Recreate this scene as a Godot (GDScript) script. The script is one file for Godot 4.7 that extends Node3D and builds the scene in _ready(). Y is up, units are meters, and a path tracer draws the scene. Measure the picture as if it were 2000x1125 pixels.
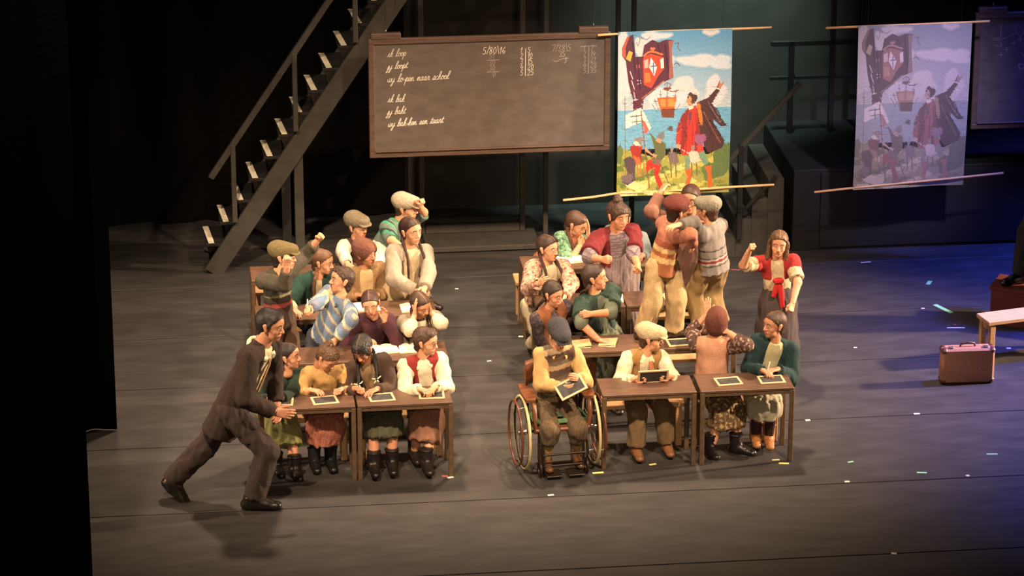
extends Node3D

var mats := {}
var box_cache := {}
var noise := FastNoiseLite.new()
var noise_b := FastNoiseLite.new()
var taken := {}
var tpl := {}
var t0 := 0

func V(x: float, y: float, z: float) -> Vector3:
	return Vector3(x, y, z)

func soft(c: Color) -> Color:
	var l := c.get_luminance()
	return Color(lerpf(c.r, l, 0.07), lerpf(c.g, l, 0.07), lerpf(c.b, l, 0.07)).lightened(0.03)

func rgb(r: int, g: int, b: int) -> Color:
	return Color(r / 255.0, g / 255.0, b / 255.0)

func lap(what: String) -> void:
	print(what, " ", Time.get_ticks_msec() - t0)

func _ready() -> void:
	t0 = Time.get_ticks_msec()
	make_camera()
	make_world()
	make_lights()
	noise.seed = 11
	noise.frequency = 1.0
	noise.noise_type = FastNoiseLite.TYPE_SIMPLEX
	noise.fractal_type = FastNoiseLite.FRACTAL_NONE
	noise_b.seed = 5
	noise_b.frequency = 1.0
	make_materials()
	build_setting()
	build_scenery()
	lap("setting")
	build_furniture()
	lap("furniture")
	make_templates()
	lap("templates")
	build_people()
	lap("people")
	build_small_things()
	lap("done")

# ------------------------------------------------------------------ camera, world, light
func make_camera() -> void:
	var cam := Camera3D.new()
	cam.name = "camera"
	cam.fov = 9.6554
	cam.near = 1.0
	cam.far = 120.0
	add_child(cam)
	cam.position = Vector3(-2.8318, 10.7, 24.8543)
	cam.rotation = Vector3(deg_to_rad(-20.0), deg_to_rad(-6.5), 0)
	cam.current = true

func make_world() -> void:
	var we := WorldEnvironment.new()
	var e := Environment.new()
	e.background_mode = Environment.BG_COLOR
	e.background_color = Color(0, 0, 0)
	e.tonemap_mode = Environment.TONE_MAPPER_LINEAR
	e.tonemap_exposure = 1.0
	e.sdfgi_enabled = true
	e.ssao_enabled = true
	e.ssil_enabled = true
	we.environment = e
	we.name = "world"
	add_child(we)

func spot(called: String, at: Vector3, to: Vector3, col: Color, energy: float, angle: float, size: float, soft := 1.0) -> void:
	var l := SpotLight3D.new()
	l.name = called
	add_child(l)
	l.look_at_from_position(at, to, Vector3.UP if absf((to - at).normalized().y) < 0.98 else Vector3.BACK)
	l.light_color = col
	l.light_energy = energy
	l.spot_range = 60.0
	l.spot_attenuation = 2.0
	l.spot_angle = angle
	l.spot_angle_attenuation = soft
	l.light_size = size
	l.shadow_enabled = true

func make_lights() -> void:
	var warm := Color(1.0, 0.85, 0.70)
	# the bar of warm lanterns over the stage, a little upstage of the classes
	spot("top_lantern", V(-1.3, 7.5, -3.2), V(-1.2, 0, -1.7), warm, 62.0, 30.0, 0.25)
	spot("top_lantern", V(1.6, 7.5, -3.2), V(1.4, 0, -1.7), warm, 62.0, 30.0, 0.25)
	spot("top_lantern", V(-3.2, 7.5, -3.6), V(-2.9, 0, -2.9), warm, 42.0, 22.0, 0.25)  # extra lantern added to brighten the floor on the stairs side
	# front of house lanterns, high on both sides of the balcony
	spot("front_lantern", V(-4.5, 14.2, 9.2), V(-0.9, 0.6, -2.3), warm, 430.0, 13.5, 0.3)
	spot("front_lantern", V(5.5, 14.2, 9.2), V(0.7, 0.6, -2.3), warm, 430.0, 12.0, 0.3)
	spot("added_front_fill", V(-0.5, 9.5, 20.0), V(0.3, 0.9, -2.6), warm, 90.0, 11.0, 0.6)  # fill added on the centre line to lift faces and shadows, no known lamp
	# side booms in the wings
	spot("wing_lantern", V(12.5, 4.3, -2.0), V(-1.0, 0.5, -1.9), warm, 470.0, 20.0, 0.2)
	spot("wing_lantern", V(-8.0, 3.2, 0.6), V(1.5, 0.4, -1.4), warm, 45.0, 24.0, 0.2)
	# coloured wash on the far side, and a cool lantern on the back wall
	spot("blue_lantern", V(8.4, 9.0, -2.4), V(7.4, 0.0, -2.0), Color(0.28, 0.35, 1.0), 400.0, 31.0, 0.5)
	spot("cool_lantern", V(3.0, 5.4, -5.5), V(2.7, 2.7, -6.7), Color(0.78, 0.95, 0.88), 60.0, 24.0, 0.2)
	spot("poster_lantern", V(2.4, 8.0, 2.0), V(1.9, 1.6, -4.6), Color(1.0, 0.94, 0.86), 90.0, 9.5, 0.2)
	spot("poster_lantern", V(5.2, 8.0, 2.0), V(4.3, 1.6, -4.6), Color(0.86, 0.80, 1.0), 115.0, 6.5, 0.2)  # added lilac spot that brightens the second poster

# ------------------------------------------------------------------ nodes
func numbered(called: String) -> String:
	if not taken.has(called):
		taken[called] = 0
		return called
	taken[called] += 1
	return "%s_%03d" % [called, taken[called]]

func thing(called: String, label: String, category: String, at: Vector3, turn := 0.0, group := "") -> Node3D:
	var o := Node3D.new()
	o.name = numbered(called)
	add_child(o)
	o.position = at
	o.rotation.y = turn
	o.set_meta("label", label)
	o.set_meta("category", category)
	if group:
		o.set_meta("group", group)
	return o

func obj(called: String, mesh: Mesh, mat: Material, parent: Node, xf := Transform3D()) -> MeshInstance3D:
	var m := MeshInstance3D.new()
	m.mesh = mesh
	m.name = numbered(called) if parent == self else called
	m.transform = xf
	if mat:
		m.material_override = mat
	parent.add_child(m, true)
	return m

func struct(called: String, mesh: Mesh, mat: Material, xf := Transform3D(), parent: Node = self) -> MeshInstance3D:
	var m := obj(called, mesh, mat, parent, xf)
	if parent == self:
		m.set_meta("kind", "structure")
	return m

func tag(o: Node, label: String, category: String, group := "") -> void:
	o.set_meta("label", label)
	o.set_meta("category", category)
	if group:
		o.set_meta("group", group)

func at(p: Vector3, ry := 0.0, rx := 0.0, rz := 0.0) -> Transform3D:
	return Transform3D(Basis.from_euler(Vector3(rx, ry, rz)), p)

# ------------------------------------------------------------------ mesh helpers
func tri_out(st: SurfaceTool, a: Vector3, b: Vector3, c: Vector3, centre: Vector3) -> void:
	var n := (c - a).cross(b - a)
	if n.length_squared() < 1e-16:
		return
	n = n.normalized()
	if n.dot((a + b + c) / 3.0 - centre) < 0.0:
		var t := b
		b = c
		c = t
		n = -n
	for p in [a, b, c]:
		st.set_normal(n)
		st.add_vertex(p)

func quad_out(st: SurfaceTool, a: Vector3, b: Vector3, c: Vector3, d: Vector3, centre: Vector3) -> void:
	tri_out(st, a, b, c, centre)
	tri_out(st, a, c, d, centre)

func bx(size: Vector3, bevel := 0.004) -> ArrayMesh:
	var key := [size, bevel]
	if box_cache.has(key):
		return box_cache[key]
	var h := size * 0.5
	bevel = minf(bevel, minf(h.x, minf(h.y, h.z)) * 0.9)
	var st := SurfaceTool.new()
	st.begin(Mesh.PRIMITIVE_TRIANGLES)
	var P := {}
	for sx in [-1, 1]:
		for sy in [-1, 1]:
			for sz in [-1, 1]:
				for ax in 3:
					var p := Vector3(sx * (h.x - bevel), sy * (h.y - bevel), sz * (h.z - bevel))
					p[ax] = [sx * h.x, sy * h.y, sz * h.z][ax]
					P[[sx, sy, sz, ax]] = p
	var o := Vector3.ZERO
	for s in [-1, 1]:
		quad_out(st, P[[s, -1, -1, 0]], P[[s, 1, -1, 0]], P[[s, 1, 1, 0]], P[[s, -1, 1, 0]], o)
		quad_out(st, P[[-1, s, -1, 1]], P[[1, s, -1, 1]], P[[1, s, 1, 1]], P[[-1, s, 1, 1]], o)
		quad_out(st, P[[-1, -1, s, 2]], P[[1, -1, s, 2]], P[[1, 1, s, 2]], P[[-1, 1, s, 2]], o)
		for t in [-1, 1]:
			quad_out(st, P[[-1, s, t, 1]], P[[1, s, t, 1]], P[[1, s, t, 2]], P[[-1, s, t, 2]], o)
			quad_out(st, P[[s, -1, t, 0]], P[[s, 1, t, 0]], P[[s, 1, t, 2]], P[[s, -1, t, 2]], o)
			quad_out(st, P[[s, t, -1, 0]], P[[s, t, 1, 0]], P[[s, t, 1, 1]], P[[s, t, -1, 1]], o)
			for w in [-1, 1]:
				tri_out(st, P[[s, t, w, 0]], P[[s, t, w, 1]], P[[s, t, w, 2]], o)
	var m := st.commit()
	box_cache[key] = m
	return m

func join(list: Array) -> ArrayMesh:
	var st := SurfaceTool.new()
	for e in list:
		st.append_from(e[0], 0, e[1])
	return st.commit()

# a tube along points; radii one per point; flat squashes it along its own side axis
func sweep(pts: Array, radii: Array, sides := 10, squash := 1.0, up_hint := Vector3.UP) -> ArrayMesh:
	var st := SurfaceTool.new()
	st.begin(Mesh.PRIMITIVE_TRIANGLES)
	st.set_smooth_group(0)
	var n := pts.size()
	var rings := []
	for i in n:
		var p: Vector3 = pts[i]
		var d: Vector3 = (pts[mini(i + 1, n - 1)] - pts[maxi(i - 1, 0)]).normalized()
		var s := d.cross(up_hint)
		if s.length() < 0.05:
			s = d.cross(Vector3.RIGHT)
		s = s.normalized()
		var u := s.cross(d)
		var r: float = radii[i] if radii.size() > 1 else radii[0]
		var ring := PackedVector3Array()
		for k in sides:
			var a := TAU * k / sides
			ring.append(p + s * cos(a) * r + u * sin(a) * r * squash)
		rings.append(ring)
	for i in n - 1:
		for k in sides:
			var k2 := (k + 1) % sides
			for v in [rings[i][k], rings[i + 1][k], rings[i + 1][k2], rings[i][k], rings[i + 1][k2], rings[i][k2]]:
				st.add_vertex(v)
	st.set_smooth_group(-1)
	for k in range(1, sides - 1):
		for v in [rings[0][0], rings[0][k], rings[0][k + 1]]:
			st.add_vertex(v)
		for v in [rings[n - 1][0], rings[n - 1][k + 1], rings[n - 1][k]]:
			st.add_vertex(v)
	st.generate_normals()
	return st.commit()

func ring_mesh(radius: float, tube: float, segs := 40, sides := 8) -> ArrayMesh:
	var t := TorusMesh.new()
	t.inner_radius = radius - tube
	t.outer_radius = radius + tube
	t.rings = segs
	t.ring_segments = sides
	var st := SurfaceTool.new()
	st.append_from(t, 0, Transform3D(Basis(Vector3.BACK, PI / 2), Vector3.ZERO))
	return st.commit()

# prism of a polygon in XY, thick along Z (centred)
func prism(poly: PackedVector2Array, thick: float) -> ArrayMesh:
	var st := SurfaceTool.new()
	st.begin(Mesh.PRIMITIVE_TRIANGLES)
	st.set_smooth_group(-1)
	if Geometry2D.is_polygon_clockwise(poly):
		poly.reverse()
	var ids := Geometry2D.triangulate_polygon(poly)
	var z := thick * 0.5
	for i in range(0, ids.size(), 3):
		var a := poly[ids[i]]
		var b := poly[ids[i + 1]]
		var c := poly[ids[i + 2]]
		if (b - a).cross(c - a) > 0:
			var t := b
			b = c
			c = t
		for p in [a, b, c]:
			st.add_vertex(Vector3(p.x, p.y, z))
		for p in [a, c, b]:
			st.add_vertex(Vector3(p.x, p.y, -z))
	for i in poly.size():
		var a := poly[i]
		var b := poly[(i + 1) % poly.size()]
		for v in [V(a.x, a.y, z), V(a.x, a.y, -z), V(b.x, b.y, -z), V(a.x, a.y, z), V(b.x, b.y, -z), V(b.x, b.y, z)]:
			st.add_vertex(v)
	st.generate_normals()
	return st.commit()

# a hanging sheet with thickness, front face carries UV 0..1; bulge gives depth at (u, v)
func sheet(w: float, h: float, nx: int, ny: int, bulge: Callable, thick := 0.003) -> ArrayMesh:
	var st := SurfaceTool.new()
	st.begin(Mesh.PRIMITIVE_TRIANGLES)
	st.set_smooth_group(0)
	for side in 2:
		for j in ny:
			for i in nx:
				var q := []
				for c in [[0, 0], [1, 0], [1, 1], [0, 0], [1, 1], [0, 1]]:
					q.append([float(i + c[0]) / nx, float(j + c[1]) / ny])
				if side == 1:
					q.reverse()
				for c in q:
					st.set_uv(Vector2(c[0], c[1]))
					st.add_vertex(V((c[0] - 0.5) * w, -c[1] * h, float(bulge.call(c[0], c[1])) - side * thick))
	st.generate_normals()
	return st.commit()

# ------------------------------------------------------------------ fields: smooth union of tapered capsules, meshed as surface nets
# bone: [a, b, ra, rb, flat axis, flat scale, flat end (1 = at b, 2 = both), own blend]
func bone(a: Vector3, b: Vector3, ra: float, rb: float, fax := Vector3.ZERO, fs := 1.0, flat := 0, kk := -1.0) -> Array:
	return [a, b, ra, rb, fax, fs, flat, kk]

func field_mesh(bones: Array, cell: float, k: float, amp := 0.0, nf := Vector3(14, 5, 14), subs := [], cuts := []) -> Array:
	var lo := Vector3(1e9, 1e9, 1e9)
	var hi := -lo
	var margin := cell * 2.0 + k * 0.6 + amp
	for b in bones:
		var r := maxf(b[2], b[3])
		var rv := Vector3(r, r, r)
		lo = lo.min((b[0] as Vector3).min(b[1]) - rv)
		hi = hi.max((b[0] as Vector3).max(b[1]) + rv)
	lo -= Vector3.ONE * (margin + cell * 2)
	hi += Vector3.ONE * (margin + cell * 2)
	var nx := int(ceil((hi.x - lo.x) / cell)) + 1
	var ny := int(ceil((hi.y - lo.y) / cell)) + 1
	var nz := int(ceil((hi.z - lo.z) / cell)) + 1
	var nxy := nx * ny
	var total := nxy * nz
	var F := PackedFloat32Array()
	F.resize(total)
	F.fill(1.0)
	var mark := PackedByteArray()
	mark.resize(total)
	var cand := PackedInt32Array()
	var near := cell * 1.8 + k * 0.25 + amp
	for pass_i in 2:
		var list: Array = bones if pass_i == 0 else subs
		for b in list:
			var a: Vector3 = b[0]
			var ba: Vector3 = b[1] - a
			var ra: float = b[2]
			var dr: float = b[3] - ra
			var fax: Vector3 = b[4]
			var fs1: float = b[5] - 1.0
			var fl: int = b[6]
			var kk: float = k if b[7] < 0.0 else b[7]
			var il := 1.0 / maxf(ba.length_squared(), 1e-9)
			var L := ba.length()
			var R := maxf(b[2], b[3]) + margin
			var bl := (b[0] as Vector3).min(b[1]) - Vector3(R, R, R) - lo
			var bh := (b[0] as Vector3).max(b[1]) + Vector3(R, R, R) - lo
			var x0 := maxi(int(bl.x / cell), 0)
			var x1 := mini(int(bh.x / cell) + 1, nx - 1)
			var y0 := maxi(int(bl.y / cell), 0)
			var y1 := mini(int(bh.y / cell) + 1, ny - 1)
			var z0 := maxi(int(bl.z / cell), 0)
			var z1 := mini(int(bh.z / cell) + 1, nz - 1)
			for zi in range(z0, z1 + 1):
				for yi in range(y0, y1 + 1):
					var i := zi * nxy + yi * nx + x0 - 1
					var pa := Vector3(lo.x + (x0 - 1) * cell, lo.y + yi * cell, lo.z + zi * cell) - a
					for xi in range(x0, x1 + 1):
						i += 1
						pa.x += cell
						var q := pa
						if fs1 != 0.0:
							q += fax * (q.dot(fax) * fs1)
						var t := q.dot(ba) * il
						var tc := clampf(t, 0.0, 1.0)
						var d := (q - ba * tc).length() - ra - dr * tc
						if fl > 0 and fl < 3 and t > 1.0:
							d = maxf((q - ba * t).length() - ra - dr, (t - 1.0) * L)
						elif fl > 1 and t < 0.0:
							d = maxf((q - ba * t).length() - ra, -t * L)
						if d > margin:
							continue
						if pass_i == 1:
							if -d > F[i]:
								F[i] = -d
							if d > -near and mark[i] == 0:
								mark[i] = 1
								cand.append(i)
							continue
						if amp > 0.0 and d > -margin:
							var w := pa + a
							d += noise.get_noise_3d(w.x * nf.x, w.y * nf.y, w.z * nf.z) * amp
						if cuts.size() > 0:
							for c in cuts:
								d = maxf(d, (pa + a - c[0]).dot(c[1]))
						var e := F[i]
						if e < 1.0:
							var hh := 0.5 + 0.5 * (e - d) / kk
							if hh >= 1.0:
								F[i] = d
							elif hh > 0.0:
								d = e + (d - e) * hh - kk * hh * (1.0 - hh)
								F[i] = d
						else:
							F[i] = d
						if d < near and d > -near and mark[i] == 0:
							mark[i] = 1
							cand.append(i)
	var vid := PackedInt32Array()
	vid.resize(total)
	vid.fill(-1)
	var verts := PackedVector3Array()
	var used := PackedInt32Array()
	var top := total - nxy - nx - 2
	for i in cand:
		if i >= top:
			continue
		var f0 := F[i]
		var f1 := F[i + 1]
		var f2 := F[i + nx]
		var f3 := F[i + nx + 1]
		var f4 := F[i + nxy]
		var f5 := F[i + nxy + 1]
		var f6 := F[i + nxy + nx]
		var f7 := F[i + nxy + nx + 1]
		var b0 := f0 < 0.0
		var b1 := f1 < 0.0
		var b2 := f2 < 0.0
		var b3 := f3 < 0.0
		var b4 := f4 < 0.0
		var b5 := f5 < 0.0
		var b6 := f6 < 0.0
		var b7 := f7 < 0.0
		if b0 == b1 and b0 == b2 and b0 == b3 and b0 == b4 and b0 == b5 and b0 == b6 and b0 == b7:
			continue
		var s := Vector3.ZERO
		var n := 0
		if b0 != b1:
			s += Vector3(f0 / (f0 - f1), 0, 0); n += 1
		if b2 != b3:
			s += Vector3(f2 / (f2 - f3), 1, 0); n += 1
		if b4 != b5:
			s += Vector3(f4 / (f4 - f5), 0, 1); n += 1
		if b6 != b7:
			s += Vector3(f6 / (f6 - f7), 1, 1); n += 1
		if b0 != b2:
			s += Vector3(0, f0 / (f0 - f2), 0); n += 1
		if b1 != b3:
			s += Vector3(1, f1 / (f1 - f3), 0); n += 1
		if b4 != b6:
			s += Vector3(0, f4 / (f4 - f6), 1); n += 1
		if b5 != b7:
			s += Vector3(1, f5 / (f5 - f7), 1); n += 1
		if b0 != b4:
			s += Vector3(0, 0, f0 / (f0 - f4)); n += 1
		if b1 != b5:
			s += Vector3(1, 0, f1 / (f1 - f5)); n += 1
		if b2 != b6:
			s += Vector3(0, 1, f2 / (f2 - f6)); n += 1
		if b3 != b7:
			s += Vector3(1, 1, f3 / (f3 - f7)); n += 1
		s /= n
		@warning_ignore("integer_division")
		var zi := i / nxy
		@warning_ignore("integer_division")
		var yi := (i - zi * nxy) / nx
		var xi := i - zi * nxy - yi * nx
		vid[i] = verts.size()
		verts.append(lo + (Vector3(xi, yi, zi) + s) * cell)
		used.append(i)
	var idx := PackedInt32Array()
	for i in used:
		var neg := F[i] < 0.0
		var a0 := vid[i]
		for ax in 3:
			var step := 1 if ax == 0 else (nx if ax == 1 else nxy)
			if neg == (F[i + step] < 0.0):
				continue
			var o1 := nx if ax == 0 else (nxy if ax == 1 else 1)
			var o2 := nxy if ax == 0 else (1 if ax == 1 else nx)
			var a1 := vid[i - o1]
			var a2 := vid[i - o1 - o2]
			var a3 := vid[i - o2]
			if a1 < 0 or a2 < 0 or a3 < 0:
				continue
			if neg:
				idx.append_array([a0, a3, a2, a0, a2, a1])
			else:
				idx.append_array([a0, a1, a2, a0, a2, a3])
	return [verts, idx]

func finish(verts: PackedVector3Array, idx: PackedInt32Array, cols := PackedColorArray()) -> ArrayMesh:
	var nn := PackedVector3Array()
	nn.resize(verts.size())
	for i in range(0, idx.size(), 3):
		var a := idx[i]
		var b := idx[i + 1]
		var c := idx[i + 2]
		var f := (verts[c] - verts[a]).cross(verts[b] - verts[a])
		nn[a] += f
		nn[b] += f
		nn[c] += f
	for i in nn.size():
		nn[i] = nn[i].normalized()
	var arr := []
	arr.resize(Mesh.ARRAY_MAX)
	arr[Mesh.ARRAY_VERTEX] = verts
	arr[Mesh.ARRAY_NORMAL] = nn
	arr[Mesh.ARRAY_INDEX] = idx
	if cols.size() == verts.size():
		arr[Mesh.ARRAY_COLOR] = cols
	var m := ArrayMesh.new()
	m.add_surface_from_arrays(Mesh.PRIMITIVE_TRIANGLES, arr)
	return m

func field(bones: Array, cell: float, k: float, amp := 0.0, nf := Vector3(14, 5, 14), subs := [], cuts := []) -> ArrayMesh:
	var r := field_mesh(bones, cell, k, amp, nf, subs, cuts)
	return finish(r[0], r[1])

# ------------------------------------------------------------------ materials
func std(c: Color, rough: float, metal := 0.0) -> StandardMaterial3D:
	var m := StandardMaterial3D.new()
	m.albedo_color = c
	m.roughness = rough
	m.metallic = metal
	return m

func noise_tex(freq: float, a: Color, b: Color, size := 512, oct := 4, sd := 1, stretch := false) -> NoiseTexture2D:
	var n := FastNoiseLite.new()
	n.seed = sd
	n.frequency = freq
	n.fractal_octaves = oct
	n.noise_type = FastNoiseLite.TYPE_SIMPLEX_SMOOTH
	var t := NoiseTexture2D.new()
	t.width = size
	t.height = size if not stretch else int(size / 8.0)
	t.seamless = true
	t.noise = n
	var g := Gradient.new()
	g.set_color(0, a)
	g.set_color(1, b)
	t.color_ramp = g
	return t

func triplanar(m: StandardMaterial3D, t: Texture2D, scale: Vector3, world := false) -> StandardMaterial3D:
	m.albedo_texture = t
	m.uv1_triplanar = true
	m.uv1_world_triplanar = world
	m.uv1_scale = scale
	return m

func grain(c1: Color, c2: Color, rough: float, sc := Vector3(1.2, 12, 12), sd := 3) -> StandardMaterial3D:
	var m := std(Color.WHITE, rough)
	return triplanar(m, noise_tex(0.02, c1, c2, 256, 4, sd), sc)

func make_materials() -> void:
	var weave := noise_tex(0.09, Color(0.80, 0.80, 0.80), Color(1, 1, 1), 256, 3, 8)
	var c := std(Color.WHITE, 0.95)
	c.vertex_color_use_as_albedo = true
	triplanar(c, weave, Vector3(3, 3, 3))
	mats.cloth = c
	var s := std(Color.WHITE, 0.5)
	s.vertex_color_use_as_albedo = true
	mats.skin = s
	var l := std(Color.WHITE, 0.38)
	l.vertex_color_use_as_albedo = true
	mats.leather = l
	var hr := std(Color.WHITE, 0.58)
	hr.vertex_color_use_as_albedo = true
	triplanar(hr, noise_tex(0.03, Color(0.72, 0.72, 0.72), Color(1, 1, 1), 256, 3, 71), Vector3(16, 2.5, 2.5))
	mats.hair = hr
	mats.floor = triplanar(std(Color.WHITE, 0.55), noise_tex(0.010, rgb(46, 45, 45), rgb(68, 66, 66), 1024, 5, 21), Vector3(0.16, 0.16, 0.5), true)
	mats.floor_base = std(rgb(12, 12, 12), 0.8)
	mats.black_drape = triplanar(std(Color.WHITE, 1.0), noise_tex(0.05, rgb(3, 3, 3), rgb(7, 7, 7), 256, 3, 4), Vector3(2, 2, 2))
	mats.backdrop = triplanar(std(Color.WHITE, 1.0), noise_tex(0.05, rgb(15, 13, 12), rgb(22, 20, 18), 256, 3, 6), Vector3(2, 2, 2))
	mats.wall = triplanar(std(Color.WHITE, 0.85), noise_tex(0.01, rgb(44, 40, 37), rgb(58, 53, 50), 512, 5, 31), Vector3(0.35, 0.35, 0.35), true)
	mats.dark_paint = triplanar(std(Color.WHITE, 0.75), noise_tex(0.02, rgb(50, 48, 42), rgb(66, 62, 54), 256, 4, 32), Vector3(1, 1, 1), true)
	mats.black_paint = triplanar(std(Color.WHITE, 0.7), noise_tex(0.02, rgb(15, 14, 14), rgb(24, 23, 22), 256, 4, 33), Vector3(1, 1, 1), true)
	mats.white_tape = std(rgb(236, 230, 206), 0.7)
	mats.desk_top = grain(rgb(80, 60, 48), rgb(106, 80, 64), 0.42, Vector3(1.0, 7, 9), 41)
	mats.desk_frame = triplanar(std(Color.WHITE, 0.5), noise_tex(0.03, rgb(82, 65, 48), rgb(104, 84, 62), 256, 4, 42), Vector3(1.5, 1.5, 1.5))
	mats.pale_wood = grain(rgb(186, 146, 100), rgb(214, 176, 128), 0.6, Vector3(1.0, 9, 9), 43)
	mats.board_frame = grain(rgb(74, 57, 48), rgb(98, 77, 64), 0.55, Vector3(1, 6, 6), 45)
	mats.rod = grain(rgb(190, 142, 96), rgb(222, 180, 130), 0.6, Vector3(1, 10, 10), 48)
	mats.slate = triplanar(std(Color.WHITE, 0.6), noise_tex(0.02, rgb(44, 44, 46), rgb(72, 72, 72), 256, 5, 49), Vector3(3, 3, 3))
	mats.paper = std(rgb(238, 232, 216), 0.85)
	mats.paper_edge = std(rgb(214, 204, 182), 0.9)
	mats.card = triplanar(std(Color.WHITE, 0.85), noise_tex(0.03, rgb(196, 146, 104), rgb(214, 166, 122), 128, 3, 50), Vector3(4, 4, 4))
	mats.chalk = std(rgb(240, 238, 230), 0.9)
	mats.spike_white = std(rgb(235, 232, 222), 0.6)
	mats.spike_green = std(rgb(150, 232, 160), 0.6)
	mats.spike_yellow = std(rgb(226, 220, 140), 0.6)
	mats.spike_red = std(rgb(205, 96, 80), 0.6)
	mats.chair_wood = grain(rgb(98, 60, 38), rgb(124, 80, 52), 0.32, Vector3(1, 5, 5), 51)
	mats.tyre = std(rgb(206, 190, 140), 0.7)
	mats.hand_rim = std(rgb(104, 62, 44), 0.3)
	mats.steel = std(rgb(170, 165, 158), 0.3, 0.9)
	mats.chair_frame = std(rgb(42, 34, 30), 0.4, 0.3)
	mats.cushion = triplanar(std(Color.WHITE, 0.95), noise_tex(0.04, rgb(64, 98, 66), rgb(92, 126, 88), 128, 3, 52), Vector3(3, 3, 3))
	mats.case = triplanar(std(Color.WHITE, 0.6), noise_tex(0.04, rgb(152, 106, 84), rgb(174, 126, 100), 256, 4, 53), Vector3(3, 3, 3))
	mats.case_trim = std(rgb(84, 50, 40), 0.45)
	mats.case_edge = std(rgb(170, 120, 92), 0.6)
	mats.red_box = triplanar(std(Color.WHITE, 0.7), noise_tex(0.02, rgb(88, 34, 32), rgb(110, 46, 42), 256, 4, 54), Vector3(1, 1, 1))
	mats.cable = std(rgb(24, 24, 24), 0.5)

# ------------------------------------------------------------------ the stage
func drape(w: float, h: float, folds: float, depth: float) -> ArrayMesh:
	var f := func(u: float, v: float) -> float:
		return sin(u * folds * TAU + sin(v * 3.0) * 0.3) * depth + sin(u * folds * 2.3 * TAU) * depth * 0.35
	return sheet(w, h, int(folds * 12), 3, f, 0.006)

func build_setting() -> void:
	mats.black_drape.metallic_specular = 0.0
	mats.backdrop.metallic_specular = 0.0
	var fl := struct("floor", bx(V(20, 0.2, 11.0), 0.0), mats.floor_base, at(V(1.0, -0.106, -1.4)))
	var zs := [4.4, 3.1, 1.80, 0.44, -0.91, -2.21, -3.41, -4.69, -6.0, -6.9]
	for i in zs.size() - 1:
		var d: float = zs[i] - zs[i + 1]
		obj("vinyl_strip", bx(V(19.9, 0.006, d - 0.014), 0.002), mats.floor, fl, at(V(0, 0.103, (zs[i] + zs[i + 1]) * 0.5 + 1.4)))
	# spike tape stuck on the vinyl: x, z, length, width, turn, colour
	var W: Material = mats.spike_white
	var G: Material = mats.spike_green
	var Y: Material = mats.spike_yellow
	for s in [[0.26, 0.41, 0.05, 0.025, 0.2, 0], [0.69, 0.01, 0.09, 0.03, 0.1, 2], [1.15, -0.11, 0.06, 0.025, 0.3, 2], [2.15, -0.09, 0.06, 0.02, 0, 2], [2.20, -0.01, 0.08, 0.03, -0.2, 2], [2.57, -0.89, 0.04, 0.03, 0.1, 0], [2.63, 0.41, 0.04, 0.03, 0, 0], [2.74, 0.02, 0.05, 0.02, 0.3, 1], [2.70, 1.80, 0.04, 0.03, -0.3, 0], [3.50, -0.93, 0.05, 0.03, 0, 0], [3.26, 0.30, 0.08, 0.025, -0.2, 1], [3.61, 0.40, 0.03, 0.03, 0.4, 0], [3.91, -0.01, 0.09, 0.02, -0.1, 1], [3.31, -2.50, 0.03, 0.02, 0, 0], [4.64, -2.33, 0.04, 0.03, 0, 0], [-0.01, -4.39, 0.03, 0.02, 0, 0], [0.09, -2.54, 0.04, 0.02, 0.3, 0], [0.44, -3.10, 0.06, 0.03, -0.2, 0], [-0.49, -0.03, 0.05, 0.03, 0.3, 0], [-0.53, -0.06, 0.05, 0.02, -0.2, 3], [4.12, -3.40, 0.03, 0.02, 0, 0], [4.33, -4.06, 0.1, 0.04, 1.1, 1], [4.30, -3.37, 0.25, 0.045, -1.15, 1], [4.30, -2.88, 0.16, 0.02, -0.1, 0], [4.31, -2.96, 0.03, 0.02, 0.4, 3], [3.87, -4.68, 0.1, 0.02, 0.1, 0], [2.62, -4.61, 0.08, 0.015, -0.2, 3], [2.44, -2.46, 0.05, 0.02, 0.2, 0]]:
		obj("spike_tape", bx(V(s[2], 0.0016, s[3]), 0.0005), [W, G, Y, mats.spike_red][s[5]], fl, at(V(s[0] - 1.0, 0.1068, s[1] + 1.4), s[4]))
	struct("wall_back", bx(V(20, 9.0, 0.3), 0.0), mats.wall, at(V(1.0, 4.5, -6.85)))
	struct("wall_side", bx(V(0.3, 9.0, 11.0), 0.0), mats.wall, at(V(-8.7, 4.5, -1.4)))
	var c1 := struct("curtain_wing", drape(4.6, 7.4, 9.0, 0.05), mats.black_drape, at(V(-5.42, 7.41, -1.30)))
	c1.set_meta("label", "black velvet wing curtain hanging beside the stairs")
	var c3 := struct("curtain_back", drape(8.4, 7.4, 14.0, 0.04), mats.backdrop, at(V(-4.5, 7.41, -6.55)))
	c3.set_meta("label", "black velvet backdrop behind the open staircase")
	var c2 := struct("curtain_wing", drape(4.6, 7.4, 9.0, 0.05), mats.black_drape, at(V(-5.60, 7.41, 2.3)))
	c2.set_meta("label", "black velvet wing curtain nearest the audience")

func rail_between(a: Vector3, b: Vector3, w: float, d: float) -> Array:
	var m := (a + b) * 0.5
	var v := b - a
	var bs := Basis.looking_at(v.normalized(), Vector3.UP if absf(v.normalized().y) < 0.95 else Vector3.RIGHT)
	return [bx(V(w, d, v.length()), 0.004), Transform3D(bs, m)]

func bar(called: String, a: Vector3, b: Vector3, w: float, d: float, mat: Material, parent: Node) -> MeshInstance3D:
	var r := rail_between(a, b, w, d)
	return obj(called, r[0], mat, parent, r[1])

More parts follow.
